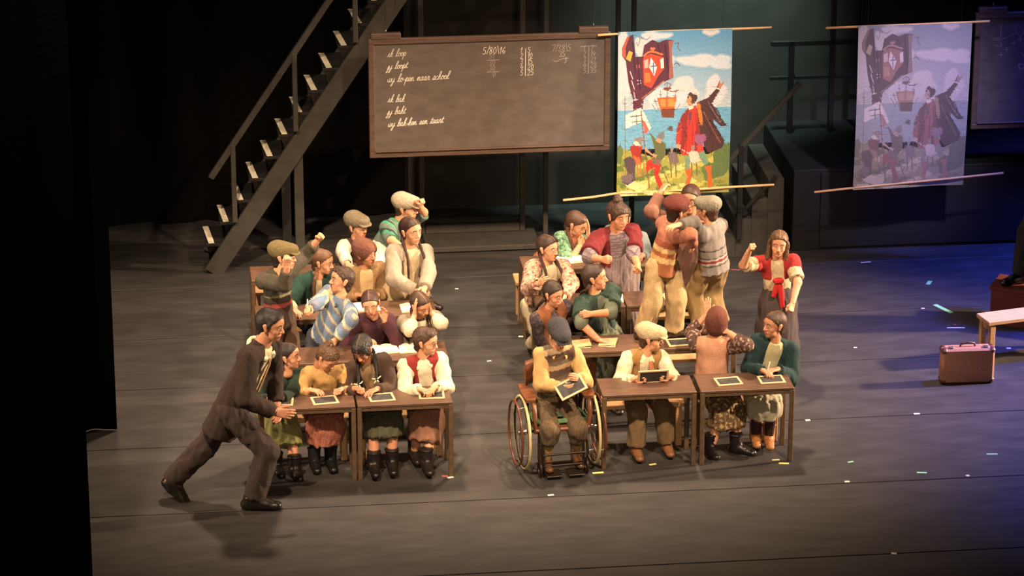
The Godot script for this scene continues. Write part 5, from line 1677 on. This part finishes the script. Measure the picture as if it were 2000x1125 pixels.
func book(label: String, p: Vector3, turn: float, w := 0.15) -> void:
	var b := thing("open_book", label, "book", p, turn, "open books")
	obj("cover", bx(V(w * 2.05, 0.003, 0.19), 0.001), mats.card, b, at(V(0, 0.0015, 0)))
	for s in [-1, 1]:
		var poly := PackedVector2Array()
		for i in 9:
			var t := i / 8.0
			poly.append(Vector2(s * t * w, 0.004 + 0.026 * sin(minf(t * 1.5 + 0.12, 1.0) * PI * 0.62) * (1.0 - 0.75 * t)))
		poly.append(Vector2(s * w, 0.0032))
		poly.append(Vector2(0, 0.0032))
		obj("page_block", prism(poly, 0.18), mats.paper, b)

func booklet(label: String, p: Vector3, turn: float) -> void:
	var b := thing("booklet", label, "booklet", p, turn, "brown booklets")
	obj("pages", bx(V(0.14, 0.006, 0.16), 0.001), mats.paper_edge, b, at(V(0, 0.003, 0)))
	obj("cover", bx(V(0.145, 0.002, 0.165), 0.0008), mats.card, b, at(V(0.004, 0.016, 0), 0.0, 0.0, 0.10))

func chalk(label: String, p: Vector3, dir: Vector3) -> void:
	var c := thing("chalk_stick", label, "chalk", p, 0.0, "chalk sticks")
	obj("stick", sweep([V(0, 0, 0), dir.normalized() * 0.06, dir.normalized() * 0.075], [0.0055, 0.0055, 0.004], 8), mats.chalk, c)

func build_small_things() -> void:
	mats.pale_frame = grain(rgb(214, 186, 140), rgb(232, 208, 166), 0.6, Vector3(1, 9, 9), 61)
	var y := DESK_H
	slate("pale-framed slate in front of the mustard blouse", at(V(-1.47, y, -0.18), 0.12))
	slate("pale-framed slate in front of the brown cardigan with ribbons", at(V(-1.02, y, -0.19), 0.10))
	slate("pale-framed slate under the folded hands by the red waistcoat", at(V(-0.62, y, -0.20), -0.04))
	slate("pale-framed slate under the green cardigan's writing hand", at(V(-1.82, y, -0.19), -0.10))
	slate("pale-framed slate in front of the pink slipover", at(V(1.77, y, -0.22), 0.10))
	slate("pale-framed slate by the teal cardigan at the desk end", at(V(2.12, y, -0.22), 0.04))
	slate("pale-framed slate at the feet of the standing pair", at(V(1.52, y, -1.13), 0.05))
	slate("pale-framed slate on the third row desk behind the standing pair", at(V(1.66, y, -2.22), 0.05))
	var f: Array = frames.wheelchair_boy
	var J: Dictionary = f[1]
	var o: Vector3 = f[0].position
	var c: Vector3 = o + (J.wl + J.wr) * 0.5 + V(0.0, -0.015, 0.06)
	var ax: Vector3 = (J.wl - J.wr).normalized()
	var nz := ax.cross(V(0, 0.86, 0.5)).normalized()
	slate("dark slate held on the lap in the wheelchair", Transform3D(Basis(ax, nz.cross(ax), nz), c), 0.23, 0.16)
	f = frames.cream_cap_boy
	J = f[1]
	o = f[0].position
	c = o + (J.wl + J.wr) * 0.5 + V(0, 0.03, 0.03)
	ax = (J.wl - J.wr).normalized()
	nz = ax.cross(V(0, 0.45, -0.9)).normalized()
	slate("dark slate held up by the person in the cream cap", Transform3D(Basis(ax, nz.cross(ax), nz), c + V(0, 0.0, 0.03)), 0.25, 0.15)
	book("open white book before the plum sweater", V(-0.93, y, -1.24), 0.15, 0.13)
	book("open white book before the person covering the ears", V(-0.70, y, -1.24), 0.0, 0.09)
	book("open white book behind the plum sweater's shoulder", V(-1.00, y, -2.26), 0.1, 0.12)
	book("open white book under the cream pinafore's joined hands", V(-0.60, y, -2.20), 0.05, 0.10)
	book("open white book before the green leaf-print blouse", V(0.88, y, -3.26), 0.2, 0.13)
	book("open white book beneath the burgundy shawl", V(1.12, y, -2.24), -0.1, 0.09)
	book("open white book beside the flowered jacket", V(0.66, y, -2.24), 0.1, 0.09)
	booklet("closed brown booklet near the wheelchair's backrest", V(0.71, y, -1.18), -0.02)
	booklet("brown booklet under the green shawl's hand", V(0.93, y, -1.19), -0.25)
	booklet("brown booklet on the rear desk by the grey-blue sleeve", V(1.42, y, -3.18), 0.1)
	for q in [["green_cardigan_girl", "wr", "white chalk stick in the green cardigan's hand", V(-0.4, 0.9, 0.3)], ["teal_cardigan_girl", "wr", "white chalk stick in the teal cardigan's hand", V(0.2, 0.9, 0.1)], ["blue_sweater_boy", "wr", "white chalk stick held upright beside the blue sweater", V(0, 1, 0)]]:
		f = frames[q[0]]
		var w: Vector3 = f[1][q[1]]
		var e: Vector3 = f[1]["e" + (q[1] as String)[1]]
		chalk(q[2], f[0].position + w + (w - e).normalized() * 0.055 + V(0, 0.012, 0), q[3])

# joints of every figure, in metres
var POSE := {
	teacher = {s=1.8, P=V(-2.213,0.787,0.22), N=V(-1.978,1.305,0.314), H=V(-1.9,1.49,0.34), hs=1.064, face=[62, -8, -4], sl=V(-1.9,1.264,0.15), sr=V(-2.083,1.289,0.467), el=V(-1.879,0.99,-0.015), er=V(-2.119,0.981,0.549), wl=V(-1.863,0.757,0.12), wr=V(-1.895,0.839,0.5), hl=V(-2.186,0.787,0.119), hr=V(-2.24,0.787,0.321), kl=V(-2.427,0.429,0.139), kr=V(-1.952,0.478,0.411), al=V(-2.713,0.142,0.135), ar=V(-2.068,0.09,0.424), fl=60, fr=80},
	green_cardigan_girl = {s=1.34, P=V(-1.86,0.46,-0.6), N=V(-1.781,0.769,-0.508), H=V(-1.734,0.92,-0.46), hs=0.926, face=[68, 6, 0], sl=V(-1.659,0.727,-0.556), sr=V(-1.916,0.767,-0.473), el=V(-1.722,0.625,-0.35), er=V(-2.007,0.588,-0.344), wl=V(-1.814,0.68,-0.18), wr=V(-1.898,0.67,-0.197), hl=V(-1.784,0.46,-0.616), hr=V(-1.936,0.46,-0.584), kl=V(-1.74,0.322,-0.329), kr=V(-1.871,0.386,-0.278), al=V(-1.717,0.09,-0.138), ar=V(-1.858,0.09,-0.221), fl=12, fr=12},
	mustard_girl = {s=1.32, P=V(-1.46,0.46,-0.6), N=V(-1.442,0.779,-0.478), H=V(-1.427,0.921,-0.4), hs=0.912, face=[38, -38, 0], sl=V(-1.309,0.754,-0.499), sr=V(-1.577,0.76,-0.474), el=V(-1.22,0.549,-0.427), er=V(-1.687,0.556,-0.433), wl=V(-1.32,0.68,-0.317), wr=V(-1.573,0.68,-0.328), hl=V(-1.384,0.46,-0.607), hr=V(-1.536,0.46,-0.593), kl=V(-1.393,0.364,-0.305), kr=V(-1.533,0.363,-0.292), al=V(-1.421,0.07,-0.337), ar=V(-1.552,0.07,-0.335), fl=5, fr=5},
	ribbon_girl = {s=1.36, P=V(-1,0.46,-0.6), N=V(-1.117,0.825,-0.496), H=V(-1.149,0.971,-0.42), hs=0.94, face=[-24, -30, 6], sl=V(-0.977,0.842,-0.491), sr=V(-1.242,0.763,-0.513), el=V(-0.911,0.619,-0.424), er=V(-1.312,0.552,-0.417), wl=V(-1.048,0.68,-0.286), wr=V(-1.219,0.69,-0.298), hl=V(-0.921,0.46,-0.6), hr=V(-1.079,0.46,-0.6), kl=V(-0.931,0.379,-0.284), kr=V(-1.082,0.363,-0.288), al=V(-0.942,0.09,-0.184), ar=V(-1.086,0.09,-0.15), fl=0, fr=0},
	red_vest_pupil = {s=1.38, P=V(-0.62,0.47,-0.62), N=V(-0.662,0.809,-0.545), H=V(-0.633,0.975,-0.52), hs=0.953, face=[58, -4, 0], sl=V(-0.52,0.804,-0.559), sr=V(-0.798,0.766,-0.542), el=V(-0.482,0.615,-0.407), er=V(-0.819,0.592,-0.37), wl=V(-0.584,0.69,-0.244), wr=V(-0.711,0.69,-0.223), hl=V(-0.54,0.47,-0.627), hr=V(-0.7,0.47,-0.613), kl=V(-0.598,0.335,-0.33), kr=V(-0.713,0.386,-0.293), al=V(-0.667,0.09,-0.152), ar=V(-0.745,0.09,-0.382), fl=5, fr=5},
	blue_sweater_boy = {s=1.36, P=V(-1.391,0.633,-1.6), N=V(-1.252,0.983,-1.55), H=V(-1.24,1.15,-1.55), hs=0.94, face=[-72, 14, 6], sl=V(-1.184,0.915,-1.447), sr=V(-1.337,1.006,-1.66), el=V(-1.187,0.933,-1.206), er=V(-1.443,0.999,-1.442), wl=V(-1.317,0.783,-1.156), wr=V(-1.517,1.031,-1.254), hl=V(-1.33,0.633,-1.549), hr=V(-1.451,0.633,-1.651), kl=V(-1.437,0.363,-1.4), kr=V(-1.532,0.353,-1.505), al=V(-1.4,0.06,-1.42), ar=V(-1.56,0.06,-1.42), fl=-40, fr=-40},
	plum_sweater_girl = {s=1.34, P=V(-1.02,0.46,-1.64), N=V(-0.987,0.809,-1.549), H=V(-1.004,0.957,-1.48), hs=0.926, face=[-6, -8, 8], sl=V(-0.855,0.778,-1.576), sr=V(-1.124,0.793,-1.534), el=V(-0.802,0.682,-1.364), er=V(-1.221,0.576,-1.51), wl=V(-0.902,0.857,-1.36), wr=V(-1.083,0.68,-1.407), hl=V(-0.943,0.46,-1.651), hr=V(-1.097,0.46,-1.629), kl=V(-0.889,0.362,-1.349), kr=V(-1.065,0.362,-1.325), al=V(-0.882,0.06,-1.357), ar=V(-1.075,0.06,-1.33), fl=8, fr=8},
	ears_girl = {s=1.32, P=V(-0.62,0.46,-1.64), N=V(-0.596,0.8,-1.519), H=V(-0.595,0.947,-1.45), hs=0.912, face=[36, -20, 10], sl=V(-0.467,0.781,-1.56), sr=V(-0.728,0.775,-1.493), el=V(-0.438,0.822,-1.331), er=V(-0.697,0.802,-1.261), wl=V(-0.506,0.881,-1.44), wr=V(-0.654,0.893,-1.36), hl=V(-0.546,0.46,-1.66), hr=V(-0.694,0.46,-1.62), kl=V(-0.458,0.356,-1.374), kr=V(-0.627,0.356,-1.328), al=V(-0.45,0.059,-1.38), ar=V(-0.637,0.059,-1.33), fl=15, fr=15},
	fist_boy = {s=1.4, P=V(-1.752,0.751,-1.74), N=V(-1.765,1.171,-1.73), H=V(-1.7,1.325,-1.69), hs=0.967, face=[66, 4, -6], sl=V(-1.655,1.151,-1.822), sr=V(-1.873,1.14,-1.639), el=V(-1.512,1.216,-2.016), er=V(-1.708,1.168,-1.454), wl=V(-1.408,1.377,-1.929), wr=V(-1.688,1.361,-1.373), hl=V(-1.689,0.751,-1.792), hr=V(-1.814,0.751,-1.688), kl=V(-1.646,0.42,-1.757), kr=V(-1.786,0.42,-1.639), al=V(-1.674,0.11,-1.805), ar=V(-1.829,0.11,-1.675), fl=40, fr=40},
	dark_green_girl = {s=1.34, P=V(-1.42,0.46,-2.64), N=V(-1.397,0.835,-2.551), H=V(-1.337,0.98,-2.5), hs=0.926, face=[62, -6, 0], sl=V(-1.27,0.815,-2.603), sr=V(-1.527,0.808,-2.51), el=V(-1.262,0.592,-2.517), er=V(-1.635,0.645,-2.373), wl=V(-1.361,0.68,-2.366), wr=V(-1.6,0.68,-2.178), hl=V(-1.347,0.46,-2.667), hr=V(-1.493,0.46,-2.613), kl=V(-1.232,0.362,-2.383), kr=V(-1.399,0.362,-2.322), al=V(-1.226,0.06,-2.392), ar=V(-1.41,0.06,-2.326), fl=20, fr=20},
	brown_hood_pupil = {s=1.42, P=V(-0.98,0.48,-2.66), N=V(-0.983,0.872,-2.563), H=V(-0.97,1.041,-2.52), hs=0.981, face=[42, -2, 8], sl=V(-0.843,0.857,-2.605), sr=V(-1.123,0.838,-2.534), el=V(-0.765,0.617,-2.623), er=V(-1.231,0.61,-2.546), wl=V(-0.883,0.68,-2.456), wr=V(-1.044,0.68,-2.475), hl=V(-0.9,0.48,-2.681), hr=V(-1.06,0.48,-2.639), kl=V(-0.805,0.383,-2.369), kr=V(-0.986,0.383,-2.32), al=V(-0.799,0.064,-2.38), ar=V(-0.997,0.064,-2.327), fl=15, fr=15},
	cream_pinafore_girl = {s=1.46, P=V(-0.66,0.68,-2.62), N=V(-0.584,1.039,-2.565), H=V(-0.578,1.215,-2.53), hs=1.009, face=[36, 2, 0], sl=V(-0.451,0.992,-2.619), sr=V(-0.728,1.035,-2.519), el=V(-0.444,0.879,-2.385), er=V(-0.748,0.869,-2.321), wl=V(-0.497,0.824,-2.179), wr=V(-0.56,0.77,-2.269), hl=V(-0.579,0.68,-2.646), hr=V(-0.741,0.68,-2.594), kl=V(-0.552,0.335,-2.595), kr=V(-0.733,0.335,-2.536), al=V(-0.56,0.011,-2.652), ar=V(-0.76,0.011,-2.588), fl=18, fr=18},
	white_shirt_boy = {s=1.4, P=V(-1,0.46,-3.62), N=V(-0.947,0.76,-3.567), H=V(-0.966,0.929,-3.54), hs=0.967, face=[40, 2, 0], sl=V(-0.815,0.718,-3.611), sr=V(-1.087,0.752,-3.531), el=V(-0.768,0.726,-3.367), er=V(-1.118,0.782,-3.285), wl=V(-0.828,0.689,-3.169), wr=V(-1.088,0.745,-3.081), hl=V(-0.922,0.46,-3.641), hr=V(-1.078,0.46,-3.599), kl=V(-0.827,0.378,-3.329), kr=V(-1.005,0.378,-3.282), al=V(-0.821,0.063,-3.344), ar=V(-1.017,0.063,-3.292), fl=15, fr=15},
	brow_hand_boy = {s=1.44, P=V(-0.82,0.56,-3.66), N=V(-0.614,0.918,-3.607), H=V(-0.528,1.07,-3.58), hs=0.995, face=[58, 0, 0], sl=V(-0.547,0.867,-3.73), sr=V(-0.707,0.924,-3.491), el=V(-0.376,1.016,-3.61), er=V(-0.693,0.897,-3.236), wl=V(-0.45,1.162,-3.47), wr=V(-0.607,0.888,-3.038), hl=V(-0.778,0.56,-3.732), hr=V(-0.862,0.56,-3.588), kl=V(-0.481,0.522,-3.56), kr=V(-0.609,0.367,-3.452), al=V(-0.38,0.22,-3.5), ar=V(-0.72,0.07,-3.52), fl=60, fr=60},
	wheelchair_boy = {s=1.34, P=V(0.37,0.49,-0.3), N=V(0.4,0.94,-0.282), H=V(0.402,1.092,-0.22), hs=0.926, face=[16, -25, 4], sl=V(0.534,0.907,-0.298), sr=V(0.263,0.924,-0.269), el=V(0.616,0.697,-0.221), er=V(0.256,0.703,-0.179), wl=V(0.537,0.787,-0.06), wr=V(0.4,0.727,-0.04), hl=V(0.447,0.49,-0.308), hr=V(0.293,0.49,-0.292), kl=V(0.529,0.378,-0.018), kr=V(0.303,0.389,0.013), al=V(0.54,0.1,-0.134), ar=V(0.282,0.1,-0.069), fl=6, fr=6},
	cream_cap_boy = {s=1.34, P=V(1.12,0.46,-0.62), N=V(1.147,0.767,-0.57), H=V(1.19,0.921,-0.53), hs=0.926, face=[68, -4, 0], sl=V(1.28,0.734,-0.594), sr=V(1.01,0.752,-0.553), el=V(1.379,0.554,-0.474), er=V(0.915,0.556,-0.456), wl=V(1.316,0.666,-0.32), wr=V(1.02,0.659,-0.32), hl=V(1.197,0.46,-0.627), hr=V(1.043,0.46,-0.613), kl=V(1.264,0.38,-0.323), kr=V(1.051,0.379,-0.302), al=V(1.297,0.08,-0.325), ar=V(1.038,0.08,-0.265), fl=5, fr=5},
	pink_jumper_girl = {s=1.36, P=V(1.7,0.46,-0.62), N=V(1.719,0.818,-0.65), H=V(1.748,0.98,-0.68), hs=0.94, face=[168, 0, 0], sl=V(1.584,0.798,-0.684), sr=V(1.852,0.79,-0.612), el=V(1.591,0.813,-0.926), er=V(1.947,0.88,-0.408), wl=V(1.704,0.976,-0.88), wr=V(1.837,0.924,-0.575), hl=V(1.76,0.46,-0.671), hr=V(1.64,0.46,-0.569), kl=V(1.861,0.342,-0.384), kr=V(1.733,0.371,-0.27), al=V(1.857,0.08,-0.225), ar=V(1.644,0.08,-0.232), fl=60, fr=10},
	teal_cardigan_girl = {s=1.36, P=V(2.12,0.46,-0.62), N=V(2.212,0.835,-0.549), H=V(2.189,0.998,-0.52), hs=0.94, face=[-62, 4, 0], sl=V(2.34,0.776,-0.54), sr=V(2.073,0.847,-0.567), el=V(2.328,0.554,-0.444), er=V(1.985,0.63,-0.505), wl=V(2.196,0.68,-0.353), wr=V(2.075,0.68,-0.329), hl=V(2.198,0.46,-0.612), hr=V(2.042,0.46,-0.628), kl=V(2.147,0.388,-0.297), kr=V(2.024,0.379,-0.313), al=V(2.142,0.09,-0.365), ar=V(2.043,0.09,-0.413), fl=-6, fr=-6},
	dark_braid_girl = {s=1.34, P=V(0.58,0.46,-1.62), N=V(0.499,0.817,-1.547), H=V(0.518,0.974,-1.5), hs=0.926, face=[40, -8, 0], sl=V(0.629,0.831,-1.592), sr=V(0.379,0.757,-1.51), el=V(0.781,0.702,-1.724), er=V(0.426,0.536,-1.586), wl=V(0.617,0.7,-1.607), wr=V(0.542,0.7,-1.578), hl=V(0.653,0.46,-1.647), hr=V(0.507,0.46,-1.593), kl=V(0.768,0.362,-1.363), kr=V(0.601,0.362,-1.302), al=V(0.774,0.06,-1.372), ar=V(0.59,0.06,-1.306), fl=20, fr=20},
	green_shawl_girl = {s=1.4, P=V(0.94,0.55,-1.64), N=V(0.886,0.93,-1.545), H=V(0.866,1.099,-1.52), hs=0.967, face=[72, 6, 0], sl=V(1.018,0.937,-1.605), sr=V(0.762,0.874,-1.497), el=V(0.982,0.838,-1.379), er=V(0.721,0.796,-1.263), wl=V(0.8,0.871,-1.28), wr=V(0.855,0.67,-1.202), hl=V(1.014,0.55,-1.674), hr=V(0.866,0.55,-1.606), kl=V(1.145,0.377,-1.418), kr=V(0.978,0.377,-1.34), al=V(1.164,0.063,-1.4), ar=V(0.98,0.063,-1.314), fl=25, fr=25},
	floral_jacket_girl = {s=1.4, P=V(0.53,0.47,-2.62), N=V(0.607,0.862,-2.551), H=V(0.597,1.026,-2.5), hs=0.967, face=[42, 0, 0], sl=V(0.738,0.818,-2.596), sr=V(0.467,0.857,-2.514), el=V(0.781,0.752,-2.359), er=V(0.4,0.747,-2.301), wl=V(0.691,0.695,-2.178), wr=V(0.472,0.847,-2.131), hl=V(0.611,0.47,-2.628), hr=V(0.449,0.47,-2.612), kl=V(0.597,0.192,-2.44), kr=V(0.538,0.207,-2.422), al=V(0.578,0.08,-2.734), ar=V(0.487,0.08,-2.706), fl=6, fr=6},
	red_shawl_girl = {s=1.5, P=V(1.22,0.72,-2.6), N=V(1.185,1.126,-2.567), H=V(1.199,1.297,-2.5), hs=1.036, face=[24, -4, 0], sl=V(1.336,1.114,-2.6), sr=V(1.038,1.084,-2.539), el=V(1.313,0.997,-2.361), er=V(0.92,1.002,-2.314), wl=V(1.318,0.971,-2.138), wr=V(1.011,1.047,-2.114), hl=V(1.305,0.72,-2.618), hr=V(1.135,0.72,-2.582), kl=V(1.328,0.365,-2.562), kr=V(1.137,0.365,-2.522), al=V(1.325,0.033,-2.622), ar=V(1.115,0.033,-2.578), fl=12, fr=12},
	raised_arm_pupil = {s=1.5, P=V(1.86,0.76,-2.72), N=V(1.826,1.192,-2.71), H=V(1.848,1.368,-2.66), hs=1.036, face=[-20, 0, 0], sl=V(2.011,1.178,-2.661), sr=V(1.645,1.151,-2.761), el=V(2.064,0.924,-2.668), er=V(1.502,1.299,-2.59), wl=V(2.051,0.708,-2.619), wr=V(1.607,1.408,-2.757), hl=V(1.944,0.76,-2.697), hr=V(1.776,0.76,-2.743), kl=V(1.939,0.405,-2.638), kr=V(1.751,0.405,-2.688), al=V(1.963,0.073,-2.692), ar=V(1.757,0.073,-2.748), fl=-15, fr=-15},
	green_print_girl = {s=1.36, P=V(0.72,0.5,-3.6), N=V(0.933,0.761,-3.507), H=V(0.962,0.912,-3.44), hs=0.94, face=[56, -24, 0], sl=V(1.013,0.698,-3.605), sr=V(0.824,0.787,-3.422), el=V(1.132,0.665,-3.397), er=V(0.873,0.579,-3.308), wl=V(1.057,0.846,-3.34), wr=V(0.987,0.74,-3.36), hl=V(0.788,0.5,-3.639), hr=V(0.652,0.5,-3.561), kl=V(0.947,0.367,-3.387), kr=V(0.791,0.367,-3.297), al=V(0.957,0.061,-3.387), ar=V(0.786,0.061,-3.288), fl=30, fr=30},
	grey_blouse_pupil = {s=1.4, P=V(1.34,0.44,-3.64), N=V(1.443,0.759,-3.595), H=V(1.38,0.91,-3.54), hs=0.967, face=[-30, -20, 0], sl=V(1.572,0.692,-3.604), sr=V(1.3,0.778,-3.592), el=V(1.594,0.572,-3.387), er=V(1.252,0.555,-3.61), wl=V(1.52,0.68,-3.222), wr=V(1.252,0.348,-3.56), hl=V(1.421,0.44,-3.64), hr=V(1.259,0.44,-3.64), kl=V(1.432,0.377,-3.31), kr=V(1.248,0.377,-3.31), al=V(1.441,0.063,-3.328), ar=V(1.239,0.063,-3.328), fl=0, fr=0},
	striped_sweater_boy = {s=1.28, P=V(1.393,1.277,-1.29), N=V(1.453,1.606,-1.275), H=V(1.505,1.752,-1.25), hs=0.884, face=[112, 0, 6], sl=V(1.417,1.595,-1.403), sr=V(1.481,1.572,-1.15), el=V(1.641,1.588,-1.362), er=V(1.563,1.647,-0.951), wl=V(1.771,1.536,-1.493), wr=V(1.606,1.51,-1.08), hl=V(1.457,1.277,-1.327), hr=V(1.329,1.277,-1.253), kl=V(1.507,0.986,-1.24), kr=V(1.304,0.975,-1.203), al=V(1.492,0.7,-1.266), ar=V(1.23,0.7,-1.248), fl=100, fr=70},
	grey_vest_boy = {s=1.28, P=V(1.826,1.245,-1.33), N=V(1.79,1.573,-1.303), H=V(1.763,1.727,-1.32), hs=0.884, face=[-128, 0, 0], sl=V(1.694,1.532,-1.221), sr=V(1.892,1.568,-1.388), el=V(1.611,1.704,-1.097), er=V(1.704,1.476,-1.479), wl=V(1.464,1.725,-0.975), wr=V(1.669,1.392,-1.648), hl=V(1.762,1.245,-1.293), hr=V(1.891,1.245,-1.367), kl=V(1.69,0.973,-1.416), kr=V(1.837,0.952,-1.442), al=V(1.735,0.7,-1.337), ar=V(1.901,0.7,-1.318), fl=-150, fr=-150},
	red_scarf_girl = {s=1.32, P=V(2.48,0.68,-1.86), N=V(2.46,1.078,-1.848), H=V(2.463,1.233,-1.8), hs=0.912, face=[-10, 0, -6], sl=V(2.595,1.06,-1.835), sr=V(2.328,1.048,-1.863), el=V(2.6,0.95,-1.627), er=V(2.148,1.088,-1.717), wl=V(2.536,0.812,-1.5), wr=V(2.174,1.25,-1.606), hl=V(2.556,0.68,-1.852), hr=V(2.404,0.68,-1.868), kl=V(2.561,0.368,-1.799), kr=V(2.388,0.368,-1.817), al=V(2.576,0.075,-1.85), ar=V(2.384,0.075,-1.87), fl=-6, fr=-6},
	platform_person = {s=1.72, P=V(5.14,1.2,-2.95), N=V(5.16,1.709,-2.951), H=V(5.16,1.9,-2.93), hs=1.016, face=[-60, 0, 0], sl=V(5.219,1.676,-2.786), sr=V(5.099,1.68,-3.116), el=V(5.255,1.377,-2.746), er=V(5.101,1.382,-3.17), wl=V(5.208,1.134,-2.729), wr=V(5.054,1.139,-3.153), hl=V(5.174,1.2,-2.856), hr=V(5.106,1.2,-3.044), kl=V(5.106,0.799,-2.787), kr=V(4.939,0.825,-2.999), al=V(5.25,0.44,-2.8), ar=V(4.9,0.44,-3), fl=-70, fr=-70},
}
